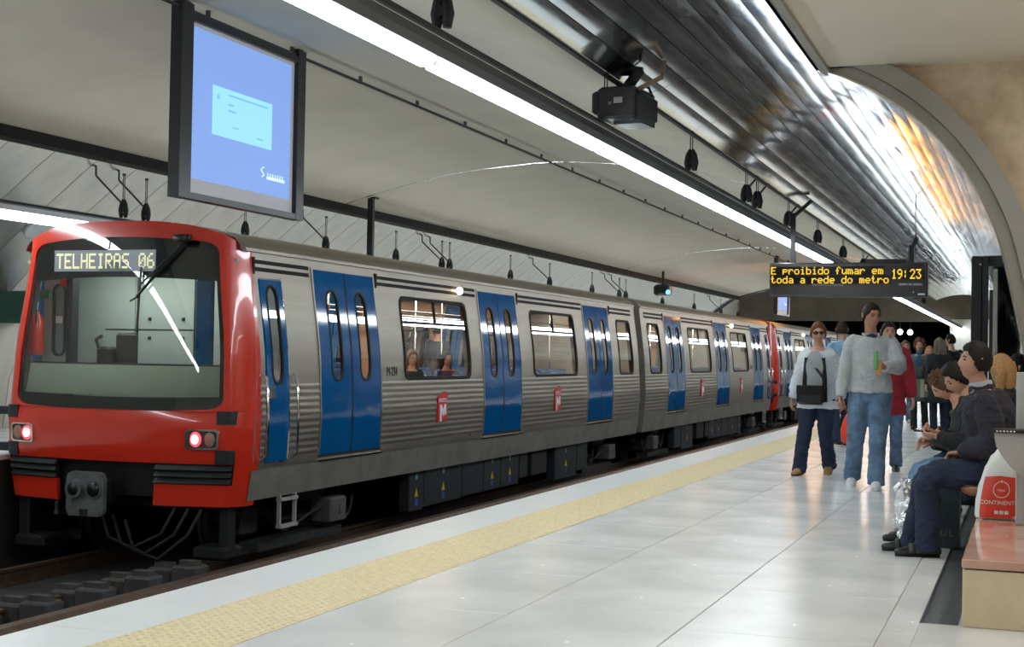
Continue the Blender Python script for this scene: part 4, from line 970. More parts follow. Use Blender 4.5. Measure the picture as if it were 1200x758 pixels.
# foil bag and dark bag on the floor
rng = random.Random(11)
fb = MB(); rr = []
for i in range(15):
    z = .43 * i / 14; wv = .085 + .008 * math.sin(i * 1.7) - (.02 if i > 12 else 0)
    rr.append([(-.765 + (wv + rng.uniform(-.018, .018)) * math.cos(a), 10.0 + (.055 + rng.uniform(-.018, .018)) * math.sin(a), z + rng.uniform(-.006, .006) * (0 < i < 14)) for a in [2 * PI * k / 20 for k in range(20)]])
for r_ in (rr[0],):
    for k in range(20): r_[k] = (r_[k][0], r_[k][1], .002)
fb.rings(rr); solo('foil_bag', fb, foil, 'crumpled silver foil bag standing on the floor by the seated man', 'bag', (-.765, 10.0, 0))
db = empty('carrier_bag', (-.53, 9.84, 0), 'dark slate carrier bag standing behind the seated man legs', 'bag')
b = MB(); b.rings([[(-.53 + sx * wv, 9.84 + sy * d, z) for sx, sy in ((-1, -1), (1, -1), (1, 1), (-1, 1))] for z, wv, d in ((.002, .105, .08), (.02, .11, .085), (.30, .108, .08), (.46, .105, .05))]); wpart('bag_body', b, mat('slate bag', (.035, .055, .075), .45, 0, .2, 8, .1, 12), db)
for k, ch in enumerate('GUL'):
    tm = text_mb(ch, .06); xform(tm, basis((-.565 + k * .045, 9.752, .10), (1, 0, 0), (0, 0, 1), (0, -1, 0))); wpart('letter', tm, mat('tan print', (.25, .19, .12), .6), db)
for s in (-1, 1):
    b = MB(); b.tube([(-.58, 9.84 + s * .04, .45), (-.57, 9.84 + s * .03, .52), (-.49, 9.84 + s * .03, .52), (-.48, 9.84 + s * .04, .45)], .006, 6); wpart('bag_handle', b, rubber, db, True)
# dark posts along the wall
pl_ = ['tall black post behind the seated people, nearest the viewer', 'tall black post, second in the row behind the seated people', 'tall black post, third in the row behind the seated people', 'tall black post, farthest in the row behind the seated people']
for k, y in enumerate((14.0, 20.4, 27.5, 36.0)):
    p_ = empty('wall_post', (-.45, y, 0), pl_[k], 'post', 'black posts along the platform wall')
    b = MB(); b.bbox(-.52, -.425, y, y + .16, 0, 2.23, .006); wpart('post_body', b, black, p_)
    b = MB(); b.bbox(-.44, -.37, y + .02, y + .14, 0, 2.225, .006); wpart('post_flange', b, dark2, p_)
    b = MB(); b.cyl((-.44, y - .004, 2.15), (-.44, y, 2.15), .012, 8); wpart('bolt', b, chrome, p_)
# added fill light out of view, brightens the bay's soffit and stone wall
bl = empty('bay_fill_light', (1.0, 3.0, 3.75), 'added fill light on the bay soffit, out of view behind the bench', 'light')
b = MB(); b.bbox(.75, 1.0, 3.0, 11.6, 3.66, 3.749, .01); wpart('housing', b, fix_m, bl)
b = MB(); b.box(.78, .97, 3.05, 11.55, 3.625, 3.66); wpart('diffuser', b, mat('bay fill glow', (.9, .9, .9), .4, emit=(1, .97, .9), es=15), bl)

# ================================================================== PEOPLE
def V(*a): return Vector(a)
def ik(a, b, l1, l2, pole):
    a, b = Vector(a), Vector(b); d = b - a; L = d.length
    if L > (l1 + l2) * .999: b = a + d * ((l1 + l2) * .999 / L); d = b - a; L = d.length
    u = d / L; x = (l1 * l1 - l2 * l2 + L * L) / (2 * L); h = math.sqrt(max(0, l1 * l1 - x * x))
    p = Vector(pole); p = (p - u * p.dot(u)).normalized()
    return a + u * x + p * h, b
def spline(pts, rad, k=4):
    P = [Vector(p) for p in pts]; o = []; r = []
    for i in range(len(P) - 1):
        p0, p1, p2, p3 = P[max(i - 1, 0)], P[i], P[i + 1], P[min(i + 2, len(P) - 1)]
        for j in range(k):
            u = j / k; o.append(.5 * (2 * p1 + (p2 - p0) * u + (2 * p0 - 5 * p1 + 4 * p2 - p3) * u * u + (3 * p1 - p0 - 3 * p2 + p3) * u ** 3))
            a, c = rad[i], rad[i + 1]
            r.append(tuple(a[d] + (c[d] - a[d]) * u for d in (0, 1)) if isinstance(a, tuple) else a + (c - a) * u)
    o.append(P[-1]); r.append(rad[-1]); return o, r
def remesh(mb, voxel, smooth=4, noise=0.0, nscale=8, seed=0):
    me = mb.mesh('tmp', skin); ob = bpy.data.objects.new('tmp', me); COL.objects.link(ob)
    m = ob.modifiers.new('r', 'REMESH'); m.mode = 'VOXEL'; m.voxel_size = voxel; m.use_smooth_shade = True
    s = ob.modifiers.new('s', 'SMOOTH'); s.factor = .5; s.iterations = smooth
    out = bpy.data.meshes.new_from_object(ob.evaluated_get(bpy.context.evaluated_depsgraph_get()))
    bpy.data.objects.remove(ob); bpy.data.meshes.remove(me)
    r = MB()
    from mathutils import noise as nz
    vs = []
    for v in out.vertices:
        c = v.co
        if noise:
            q = Vector((c.x * nscale, c.y * nscale, c.z * nscale * 1.3)) + Vector((seed, 0, 0)); w1 = nz.noise(q * .6 + Vector((3, 1, 7)))
            fold = 1 - 2 * abs(nz.noise(Vector((q.x * .9 + w1, q.y * .9, q.z * 1.5 + 1.5 * w1))))
            c = c + v.normal * max(-.35 * noise, noise * (.7 * nz.noise(q) + .75 * (fold - .45)))
        vs.append(tuple(c))
    r.add(vs, [tuple(p.vertices) for p in out.polygons]); bpy.data.meshes.remove(out); return r
def gss(x, c, w): return math.exp(-((x - c) / w) ** 2)
def sst(a, b, x):
    t = max(0, min(1, (x - a) / (b - a))); return t * t * (3 - 2 * t)
def head_pt(d, extra=0.0, female=0):
    x, y, z = d; a, b_, c = .074, .092, .116
    px, py, pz = a * x, b_ * y, c * z
    if z < 0: px *= 1 - (.34 if female else .27) * z * z; 
    if z < 0 and y < 0: py *= 1 - .40 * (-z)
    if y > 0: py *= .96
    f = max(0, y)
    py += f * (.020 * gss(x, 0, .20) * gss(z, -.16, .17) + .007 * gss(x, 0, .16) * gss(z, .08, .18)
          - .010 * (gss(x, .40, .20) + gss(x, -.40, .20)) * gss(z, .07, .12) + .004 * gss(z, .26, .10)
          + .007 * gss(x, 0, .30) * gss(z, -.47, .08) - .004 * gss(x, 0, .3) * gss(z, -.60, .05) + .010 * gss(x, 0, .30) * gss(z, -.80, .13))
    p = Vector((px, py, pz))
    return p + p.normalized() * extra
def sphere_dirs(n=32, m=24):
    R = []
    for i in range(m + 1):
        t = PI * (i + .12) / (m + .24); R.append([(math.sin(t) * math.cos(a), math.sin(t) * math.sin(a), -math.cos(t)) for a in [2 * PI * j / n for j in range(n)]])
    return R
DIRS = sphere_dirs()
def hairline(d, style):
    x, y, z = d
    front = sst(-.15, .75, y)
    lo = {'short': -.42, 'long': -.95, 'bob': -.9, 'curly': -.7}[style]
    side = sst(.35, .75, abs(x)) * (1 - sst(.55, .9, y)) * (1 if style != 'short' else .45)
    th = lo * (1 - front) + .56 * front - side * .45 * front
    return z - th
def hand_mb(mb, wrist, dirv, palm, thumb_side, curl=.5, s=1.0, mi=0):
    # dirv: along the fingers, palm: direction the palm faces, thumb_side: direction of the thumb edge
    d = Vector(dirv).normalized(); p = Vector(palm); p = (p - d * p.dot(d)).normalized(); t = Vector(thumb_side); t = (t - d * t.dot(d) - p * t.dot(p)).normalized()
    w0 = Vector(wrist)
    ce = [w0 - d * .02 * s, w0 + d * .015 * s, w0 + d * .045 * s, w0 + d * .075 * s, w0 + d * .09 * s]
    mb.tube(ce, [(.025 * s, .019 * s), (.030 * s, .018 * s), (.040 * s, .016 * s), (.041 * s, .014 * s), (.036 * s, .010 * s)], 12, mi, ref=t)
    for k, (off, L, r) in enumerate(((.030, .072, .0088), (.010, .080, .0092), (-.011, .075, .0088), (-.030, .058, .0078))):
        c = w0 + d * (.082 - abs(off - .005) * .25) * s + t * off * s; q = [c - d * .015 * s, c]; ang = 0; cur = c
        for seg, fr in enumerate((.45, .32, .25)):
            ang += curl * (1.0, 1.1, .8)[seg] * (1 + .08 * k)
            cur = cur + (d * math.cos(ang) + p * math.sin(ang) + t * off * .8) * (L * fr * s); q.append(cur)
        mb.tube(q, [r * s, r * s, r * .95 * s, r * .9 * s, r * .72 * s], 8, mi, dome=True)
    c = w0 + d * .022 * s + t * .028 * s
    q = [c - t * .014 * s, c + t * .012 * s + d * .018 * s + p * .008 * s, c + t * .022 * s + d * .046 * s + p * (.014 + .012 * curl) * s, c + t * .020 * s + d * .070 * s + p * (.018 + .03 * curl) * s]
    mb.tube(q, [.014 * s, .0125 * s, .0105 * s, .0085 * s], 8, mi, dome=True)
FAB = {}
def fabric(name, col, var=.15, rough=.85, bump=.5, bs=45):
    return mat(name, col, rough, 0, var, 9, bump, bs)
PN = [0]
def person(label, loc, rz, hgt, P, O, group=None, vox=.011, name='person'):
    """P: pose in metres for a 1.75 m adult (local: +y forward, +x to the person's right, z up);  O: outfit."""
    PN[0] += 1; k = hgt / 1.75
    root = empty(name, loc, label, 'person', group, rz)
    S = lambda v: Vector(v) * k
    fem = O.get('female', 0)
    pel = S(P.get('pelvis', (0, 0, .93))); up = Vector(P.get('up', (0, 0, 1))).normalized(); tw = P.get('twist', 0)
    rp = Vector((1, 0, 0)); rp = (rp - up * rp.dot(up)).normalized()
    rsd = Matrix.Rotation(tw, 3, up) @ rp; fw = up.cross(rsd); fwp = up.cross(rp)
    bend = Vector(P.get('bend', (0, 0, 0))) * k     # forward sag of the upper spine
    def sp(t): return pel + up * (t * k) + bend * (max(0, t) / .53) ** 1.6
    neck0 = sp(.53); ch = sp(.45)
    sw = (.152 if fem else .170) * k * O.get('wide', 1)
    hd = neck0 + S(P.get('head', (0, .03, .16))) ; 
    hy, hp, hr = P.get('yaw', 0), P.get('pitch', 0), P.get('roll', 0)
    HM = Matrix.Rotation(hy, 3, 'Z') @ Matrix.Rotation(hp, 3, 'X') @ Matrix.Rotation(hr, 3, 'Y')
    hk = k * P.get('headk', 1)
    def H(v): return hd + HM @ (Vector(v) * hk)
    arms = {}
    for s, nm in ((1, 'R'), (-1, 'L')):
        sh = ch + rsd * (s * sw) + up * (.015 * k)
        tgt = S(P.get('hand' + nm, (s * .25, .02, .78)))
        el, wr_ = ik(sh, tgt, .285 * k, .255 * k, P.get('elb' + nm, (s * .25, -1, -.1)))
        arms[nm] = (sh, el, wr_)
    legs = {}
    for s, nm in ((1, 'R'), (-1, 'L')):
        hp_ = pel + rp * (s * .088 * k)
        tgt = S(P.get('foot' + nm, (s * .10, 0, .085)))
        kn, an = ik(hp_, tgt, .435 * k, .42 * k, P.get('knee' + nm, (0, 1, .1)))
        legs[nm] = (hp_, kn, an)
    # ---------- body
    def torso(mb, g, lo=-.06, hi=.53, hem=None):
        rg = [(-.10, .150, .105), (-.02, .168, .118), (.08, .155, .108), (.18, .142 - .012 * fem, .100), (.30, .158 - .008 * fem, .112 + .010 * fem), (.39, .168, .108), (.46, .152, .090), (.50, .108, .074), (.53, .062, .058)]
        pts, rad, ref = [], [], []
        for t, a, b_ in rg:
            if t < lo - .001 or t > hi + .001: continue
            q = max(0, min(1, t / .45)); pts.append(sp(t)); rad.append(((a * O.get('wide', 1)) * k + g, b_ * O.get('deep', 1) * k + g)); ref.append(rp * (1 - q) + rsd * q)
        if hem:
            pts = [Vector(h[0]) for h in hem] + pts; rad = [h[1] for h in hem] + rad; ref = [rp] * len(hem) + ref
        mb.tube(pts, rad, 20, ref=ref)
    mb = MB(); torso(mb, 0)
    for nm in 'RL':
        s, e, w_ = arms[nm]; s0 = s - (s - ch) * .45
        q, r = spline([s0, s, (s + e) / 2, e, (e * .6 + w_ * .4), w_], [.055 * k, .056 * k, .046 * k, .038 * k, .038 * k, .026 * k]); mb.tube(q, r, 12, dome=True)
        h, kn, an = legs[nm]
        q, r = spline([h, (h + kn) / 2, kn, kn * .6 + an * .4, an], [.085 * k, .075 * k, .054 * k, .054 * k, .036 * k]); mb.tube(q, r, 12, dome=True)
        fy = Vector(P.get('toe' + nm, (0, 1, 0))).normalized(); mb.tube([an - fy * .03 * k, an + fy * .08 * k - V(0, 0, .045 * k)], [.036 * k, .03 * k], 8, dome=True)
    nb = neck0 - up * .05 * k; mb.tube([nb, neck0, H((0, -.012, -.07)), H((0, -.01, -.02))], [.075 * k, .058 * k, .052 * hk, .05 * hk], 14)
    body = remesh(mb, vox * 1.1, 3); body.m = [0] * len(body.f)
    hb = MB()
    nn = len(DIRS[0]); R = [[tuple(H(head_pt(d, 0, fem))) for d in row] for row in DIRS]; hb.rings(R, True)
    for i, f in enumerate(hb.f):            # lips
        c = sum((Vector(hb.v[j]) for j in f), Vector()) / len(f); l = HM.transposed() @ (c - hd) / hk
        if l.y > .06 and abs(l.x) < .027 and -.063 < l.z < -.043: hb.m[i] = 1
    for s in (-1, 1): hb.tube([H((s * .066, -.008, .022)), H((s * .082, -.016, .026)), H((s * .080, -.012, -.004)), H((s * .068, -.004, -.030))], [.008 * hk, .013 * hk, .011 * hk, .006 * hk], 8, dome=True)
    body.add(hb.v, hb.f); body.m = body.m[:len(body.m) - len(hb.f)] + hb.m
    for nm, s in (('R', 1), ('L', -1)):
        if O.get('nohand' + nm): continue
        sh, e, w_ = arms[nm]; dv = Vector(P.get('hdir' + nm, tuple((w_ - e).normalized()))); pa = P.get('palm' + nm, (-s, 0, 0)); th = P.get('thumb' + nm, (0, 1, 0))
        hb2 = MB(); hand_mb(hb2, w_, dv, pa, th, P.get('curl' + nm, .45), k * 1.0); body.add(hb2.v, hb2.f); arms[nm + 'd'] = dv.normalized()
    sk = O.get('skin', skin); bo = part('body', body, [sk, lips], root, True)
    # ---------- eyes, brows
    for s in (-1, 1):
        b = MB(); c = H((s * .030, .0745, .009)); b.sph((0, 0, 0), (.0115 * hk, .0075 * hk, .0062 * hk), 10, 6); b.v = [tuple(c + HM @ Vector(v)) for v in b.v]; part('eye', b, eye_m, bo, True)
        b = MB(); b.tube([H((s * .014, .0845, .026)), H((s * .030, .0835, .031)), H((s * .050, .072, .026))], [.0035 * hk, .004 * hk, .002 * hk], 6); part('eyebrow', b, O['hairm'], bo, True)
    # ---------- hair
    st = O.get('hair', 'short'); b = MB(); th = O.get('hairthick', .013); rr = random.Random(PN[0])
    rows_ = []
    for row in DIRS:
        o = []
        for d in row:
            f = hairline(d, st) + rr.uniform(-.05, .05); e = (th * (1 + .35 * max(0, d[2])) + rr.uniform(-.004, .004)) * sst(-.05, .10, f) - .016 * (1 - sst(-.10, .02, f)); o.append(tuple(H(head_pt(d, e, fem))))
        rows_.append(o)
    b.rings(rows_, True)
    if st == 'curly':
        for _ in range(O.get('curls', 70)):
            d = Vector((rr.gauss(0, 1), rr.gauss(-.2, 1), rr.gauss(.2, 1))).normalized()
            if hairline(d, st) > .08: p = H(head_pt(d, O.get('curlout', .012), fem)); r_ = rr.uniform(.012, .022) * hk; b.sph(tuple(p), (r_, r_, r_), 6, 4)
    if st in ('long', 'bob'):
        L = O.get('hairlen', .20)
        for s in (-1, 0, 1):
            x0 = s * .055
            q = [H((x0, -.045, .07)), H((x0 * 1.25, -.085 + .03 * abs(s), .0)), H((x0 * 1.35, -.080 + .035 * abs(s), -.08)), H((x0 * 1.3, -.075 + .03 * abs(s), -.08 - L * .5)), H((x0 * 1.15, -.075 + .03 * abs(s), -.08 - L))]
            q, r = spline(q, [(.05 * hk, .03 * hk), (.052 * hk, .035 * hk), (.052 * hk, .034 * hk), (.05 * hk, .03 * hk), (.026 * hk, .016 * hk)]); b.tube(q, r, 10, ref=HM @ Vector((1, 0, 0)))
    part('hair', b, O['hairm'], root, True)
    # ---------- trousers
    if O.get('trousers'):
        b = MB(); torso(b, .014 * k, -.101, .10)
        tr = O.get('legw', 1.0)
        for nm, s in (('R', 1), ('L', -1)):
            h, kn, an = legs[nm]; an2 = an + (an - kn).normalized() * (O.get('trlen', .045) * k)
            q, r = spline([h - up * .02, (h + kn) / 2, kn, (kn + an) / 2, an2], [.108 * k * min(tr, 1.05), .094 * k * tr, .073 * k * tr, .070 * k * tr, .074 * k * tr]); b.tube(q, r, 16)
        t_ = remesh(b, vox, 3, O.get('wrinkle', .008), 11, PN[0]); part('trousers', t_, O['trousers'], root, True)
    if O.get('skirt'):
        b = MB(); z0, ww = O['skirtz'], O['skirtw']; b.tube([V(0, -.01, z0) * k, V(0, 0, (z0 + .93) / 2) * k, pel + up * .05, pel + up * .2 * k], [(ww * k, ww * .78 * k), (ww * .92 * k, ww * .74 * k), (.19 * k, .14 * k), (.165 * k, .125 * k)], 24, ref=(1, 0, 0)); part('skirt', remesh(b, vox, 3, .012, 8), O['skirt'], root, True)
    # ---------- top
    if O.get('top'):
        g = O.get('bulk', .020) * k; b = MB(); z = O.get('hem', -.06)
        hem = None
        if z < -.101:
            hw_ = O.get('hemw', .20) * k; hem = [(pel + V(0, O.get('hemy', 0), z) * k, (hw_, hw_ * .78)), (pel + V(0, 0, z * .5) * k, (hw_ * .96, hw_ * .76))]
        torso(b, g, max(z, -.10), .515, hem)
        for nm in 'RL':
            s, e, w_ = arms[nm]; s0 = s - (s - ch) * .5; sl = O.get('sleeve', 1.0); we = e + (w_ - e) * (sl * .97); a = O.get('arm', 1.0)
            q, r = spline([s0, s - up * .008, (s + e) / 2, e, (e + we) / 2, we], [.044 * k + g * .3, .054 * k + g * .3, .055 * k * a + g * .3, .050 * k * a + g * .35, .047 * k * a + g * .3, .034 * k * a + g * .2]); b.tube(q, r, 14)
        if O.get('collar'): b.tube([neck0 - up * .05 * k, neck0 + up * .025 * k + fw * .005], [.088 * k, .074 * k], 16)
        if O.get('hood'):
            b.tube([neck0 + rsd * .10 * k + fw * .02 - up * .03 * k, neck0 + rsd * .07 * k - fw * .07 * k, neck0 - fw * .105 * k - up * .01 * k, neck0 - rsd * .07 * k - fw * .07 * k, neck0 - rsd * .10 * k + fw * .02 - up * .03 * k], [.03 * k, .045 * k, .05 * k, .045 * k, .03 * k], 10, dome=True)
        tt = remesh(b, vox, 3, O.get('wrinkle', .008) * 1.1, 10, PN[0] + 5); part(O.get('topname', 'jacket'), tt, O['top'], root, True)
        if O.get('inner'):
            b = MB(); y0 = O.get('innerw', .07)
            rs_ = []
            for t, dx in ((.50, .45), (.44, .75), (.34, 1.0), (.20, 1.0), (.08, 1.0), (-.08, 1.05)):
                if t < O.get('hem', -.06) - .06: continue
                c = sp(t); dep = {.50: .062, .44: .092, .34: .108 + .01 * fem, .20: .102, .08: .108, -.08: .112}[t] * k * O.get('deep', 1) + g
                rs_.append([tuple(c + rsd * (y0 * k * dx * u) + fw * (dep * math.sqrt(max(0, 1 - (y0 * dx * u / .17) ** 2)) + .022)) for u in (-1, -.6, -.2, .2, .6, 1)])
            b.rings(rs_, False, closed=False); n_ = len(b.v); b2 = MB(); part('shirt_front', b, O['inner'], root, True)
    # ---------- shoes
    for nm in 'RL':
        h, kn, an = legs[nm]; fy = Vector(P.get('toe' + nm, (0, 1, 0))).normalized(); dn = Vector(P.get('sole' + nm, (0, 0, -1))).normalized(); dn = (dn - fy * dn.dot(fy)).normalized(); sd = fy.cross(dn)
        b = MB(); q = [an - fy * .055 * k + dn * .045 * k, an - fy * .02 * k + dn * .035 * k, an + fy * .06 * k + dn * .042 * k, an + fy * .13 * k + dn * .055 * k, an + fy * .185 * k + dn * .060 * k]
        b.tube(q, [(.034 * k, .040 * k), (.040 * k, .050 * k), (.046 * k, .043 * k), (.047 * k, .030 * k), (.034 * k, .022 * k)], 14, ref=sd, dome=True)
        if O.get('boot'): b.tube([an + dn * .03 * k, an + (kn - an) * .55, an + (kn - an) * .62], [.048 * k, .062 * k, .064 * k], 14)
        for i, v in enumerate(b.v):      # flat sole
            hgt_ = (Vector(v) - an).dot(dn)
            if hgt_ > .078 * k: b.v[i] = tuple(Vector(v) - dn * (hgt_ - .078 * k))
        sh_ = part('shoe', b, O['shoe'], root, True)
        b = MB(); b.tube([an - fy * .075 * k + dn * .078 * k, an + fy * .0 + dn * .078 * k, an + fy * .12 * k + dn * .078 * k, an + fy * .20 * k + dn * .078 * k], [(.032 * k, .008 * k), (.040 * k, .008 * k), (.046 * k, .008 * k), (.026 * k, .008 * k)], 12, ref=sd); part('sole', b, O.get('solem', rubber), sh_, True)
    info = dict(root=root, arms=arms, legs=legs, H=H, hd=hd, neck=neck0, sp=sp, rsd=rsd, fw=fw, up=up, k=k, HM=HM, hk=hk)
    return info
h_black = mat('black hair', (.012, .009, .008), .6, 0, .25, 60, .25, 50, spec=.2)
h_dbrown = mat('dark brown hair', (.030, .017, .010), .6, 0, .25, 60, .25, 50, spec=.2)
h_brown = mat('brown hair', (.085, .045, .022), .6, 0, .25, 60, .25, 50, spec=.2)
h_auburn = mat('auburn hair', (.16, .065, .028), .6, 0, .25, 60, .25, 50, spec=.2)
h_blond = mat('dark blond hair', (.38, .22, .09), .6, 0, .25, 60, .25, 50, spec=.2)
h_grey = mat('ash grey hair', (.20, .16, .12), .6, 0, .25, 60, .25, 50, spec=.2)
jeans = fabric('blue jeans', (.115, .19, .30), .35); jeans_d = fabric('dark jeans', (.012, .022, .055), .3); jeans_l = fabric('light jeans', (.13, .22, .36), .3)
navy = fabric('navy trousers', (.010, .014, .032), .2)
m_greyk = fabric('light grey sweater', (.46, .48, .49), .08); m_white = fabric('white jacket', (.66, .70, .74), .06, .6); m_fleece = fabric('charcoal fleece', (.020, .020, .030), .25, .95)
m_redc = fabric('dark red coat', (.30, .012, .022), .2); m_greyc = fabric('grey green coat', (.085, .105, .10), .25); m_black = fabric('black coat', (.010, .010, .012), .3)
m_green = fabric('dark green jacket', (.012, .032, .024), .3); m_blueshirt = fabric('light blue shirt', (.20, .36, .50), .1); m_teal = fabric('blue rollneck', (.02, .10, .20), .15)
m_gshirt = fabric('grey knit', (.34, .35, .35), .1); m_dblue = fabric('dark blue cloth', (.01, .03, .085), .2)
s_white = mat('white trainers', (.66, .68, .70), .45); s_tan = mat('tan suede', (.36, .22, .09), .8, 0, .1, 20); s_black = mat('black leather shoe', (.010, .010, .011), .28)
grey_tr = fabric('grey tights', (.02, .02, .025), .2)

# ---- man in the grey sweater, mid-stride towards the viewer
g = person('walking man in light grey sweater, blue jeans and white trainers', (-1.45, 14.15, 0), PI + .10, 1.80,
    dict(pelvis=(0, 0, .915), up=(0, .03, 1), twist=.12, footR=(.16, -.10, .11), toeR=(.15, 1, -.30), footL=(-.06, .22, .085), toeL=(.02, 1, .0), yaw=.55, pitch=-.10,
         head=(0, .04, .165), handR=(.285, .06, .78), elbR=(.5, -1, 0), palmR=(-1, .1, 0), curlR=.75, handL=(-.12, .33, 1.14), elbL=(-.9, -.35, -.9), palmL=(1, .2, 0), thumbL=(0, .3, 1), hdirL=(.55, .75, .25), curlL=.95),
    dict(skin=skin_d, hairm=h_dbrown, hair='short', trousers=jeans, legw=1.12, top=m_greyk, topname='sweater', bulk=.034, arm=1.15, hem=-.09, collar=0, shoe=s_white, solem=white_p, wide=1.04, wrinkle=.010))
r0 = g['root']
b = MB(); nk = g['neck']; fw_, rs1, up_ = g['fw'], g['rsd'], g['up']
# v neck: pale collar band and dark shirt inside it
b.tube([nk + rs1 * .075 - fw_ * .03 + up_ * .005, nk + rs1 * .070 + fw_ * .05 - up_ * .01, nk + fw_ * .125 - up_ * .10, nk - rs1 * .070 + fw_ * .05 - up_ * .01, nk - rs1 * .075 - fw_ * .03 + up_ * .005], .011, 8, dome=True); part('collar_band', b, m_greyk, r0, True)
b = MB(); b.add([tuple(nk + rs1 * .064 + fw_ * .055 - up_ * .015), tuple(nk + fw_ * .118 - up_ * .088), tuple(nk - rs1 * .064 + fw_ * .055 - up_ * .015), tuple(nk + fw_ * .075 + up_ * .008)], [(0, 1, 3), (1, 2, 3)]); part('undershirt', b, m_dblue, r0)
WL = r0.matrix_basis
def wloc(info, p): return Matrix.Translation(info['root'].location) @ Matrix.Rotation(info['root'].rotation_euler.z, 4, 'Z') @ Vector(p)
pL = wloc(g, g['arms']['L'][2] + g['arms']['Ld'] * .08)
t = empty('snack_packet', tuple(pL), 'small green and orange packet in the grey sweater man hand', 'packet')
b = MB(); b.bbox(pL.x - .045, pL.x - .005, pL.y - .075, pL.y - .055, pL.z - .05, pL.z + .13, .008); wpart('packet_front', b, mat('green card', (.12, .42, .14), .5), t)
b = MB(); b.bbox(pL.x - .03, pL.x + .03, pL.y - .055, pL.y - .04, pL.z - .10, pL.z + .04, .006); wpart('packet_back', b, mat('orange card', (.50, .24, .08), .5), t)
pR = wloc(g, g['arms']['R'][2] + g['arms']['Rd'] * .10)
t = empty('red_carrier_bag', (pR.x, pR.y + .05, pR.z - .1), 'small red carrier bag hanging from the grey sweater man hand', 'bag')
b = MB(); b.rings([[(pR.x + .10 + wv * math.cos(a), pR.y + .07 + .05 * math.sin(a), pR.z + dz) for a in [2 * PI * i / 16 for i in range(16)]] for dz, wv in ((-.36, .05), (-.33, .085), (-.22, .09), (-.12, .06), (-.05, .02))]); wpart('bag_body', b, plastic_r, t, True)
b = MB(); b.tube([(pR.x + .09, pR.y + .07, pR.z - .07), (pR.x + .05, pR.y + .03, pR.z - .0), (pR.x + .0, pR.y + .0, pR.z + .01)], .008, 6); wpart('bag_handle', b, plastic_r, t, True)

# ---- woman in the open white jacket
g = person('walking woman in open white jacket with sunglasses and jeans', (-2.12, 15.4, 0), PI - .06, 1.64,
    dict(pelvis=(0, 0, .92), up=(0, .04, 1), twist=-.10, footR=(.17, .18, .085), toeR=(.15, 1, .0), footL=(-.10, -.16, .13), toeL=(0, 1, -.45), yaw=.25, pitch=-.05,
         handR=(.30, .05, .80), elbR=(.6, -1, 0), palmR=(-1, 0, 0), handL=(-.27, -.10, .80), elbL=(-.6, -1, 0), palmL=(1, 0, 0)),
    dict(female=1, hairm=h_auburn, hair='short', hairthick=.02, trousers=jeans_d, legw=1.10, trlen=.06, top=m_white, bulk=.046, arm=1.2, hem=-.16, hemw=.245, inner=m_gshirt, innerw=.10, shoe=s_tan, solem=rubber, wrinkle=.012))
r0 = g['root']; H = g['H']
b = MB()
for s in (-1, 1): b.sph(tuple(H((s * .033, .088, .012))), (.027, .012, .020), 12, 8)
b.tube([H((-.07, .05, .016)), H((-.03, .095, .020)), H((0, .10, .018)), H((.03, .095, .020)), H((.07, .05, .016)), ], .005, 6)
for s in (-1, 1): b.tube([H((s * .066, .06, .016)), H((s * .078, -.01, .02))], .004, 6)
part('sunglasses', b, mat('dark lenses', (.012, .008, .008), .1), r0, True)
nk = g['neck']; fw_, rs1, up_ = g['fw'], g['rsd'], g['up']
b = MB(); b.add([tuple(nk + rs1 * .08 + fw_ * .06), tuple(nk + rs1 * .05 + fw_ * .125 - up_ * .09), tuple(nk - rs1 * .05 + fw_ * .125 - up_ * .09), tuple(nk - rs1 * .08 + fw_ * .06), tuple(nk + fw_ * .07 + up_ * .02)], [(0, 1, 2, 3, 4)]); part('neckline', b, skin, r0)
b = MB(); 
for t0, t1, x in ((.42, -.05, .105), (.42, -.05, -.105)): b.tube([g['sp'](t0) + rs1 * x * .8 + fw_ * .135, g['sp'](.2) + rs1 * x + fw_ * .135, g['sp'](-.08) + rs1 * x * 1.1 + fw_ * .15], [(.028, .008)] * 3, 8, ref=rs1)
part('jacket_edge', b, m_black, r0, True)
pc = wloc(g, g['sp'](.02) + fw_ * .19 + rs1 * (.02))
hb_ = empty('handbag', tuple(pc), 'black handbag slung across the white jacket woman', 'bag')
b = MB(); b.bbox(pc.x - .15, pc.x + .13, pc.y - .05, pc.y + .04, pc.z - .12, pc.z + .08, .025); wpart('bag_body', b, s_black, hb_, 30)
b = MB(); b.bbox(pc.x - .15, pc.x + .13, pc.y - .06, pc.y - .04, pc.z - .02, pc.z + .085, .01); wpart('bag_flap', b, rubber, hb_, 30)
b = MB(); n_ = [wloc(g, g['sp'](a) + rs1 * x + fw_ * y) for a, x, y in ((.06, -.14, .17), (.2, -.10, .17), (.36, .02, .165), (.47, .10, .09), (.50, .11, .0))]; b.tube(n_, [(.014, .004)] * 5, 6, ref=(1, 0, 0)); wpart('bag_strap', b, s_black, hb_, True)

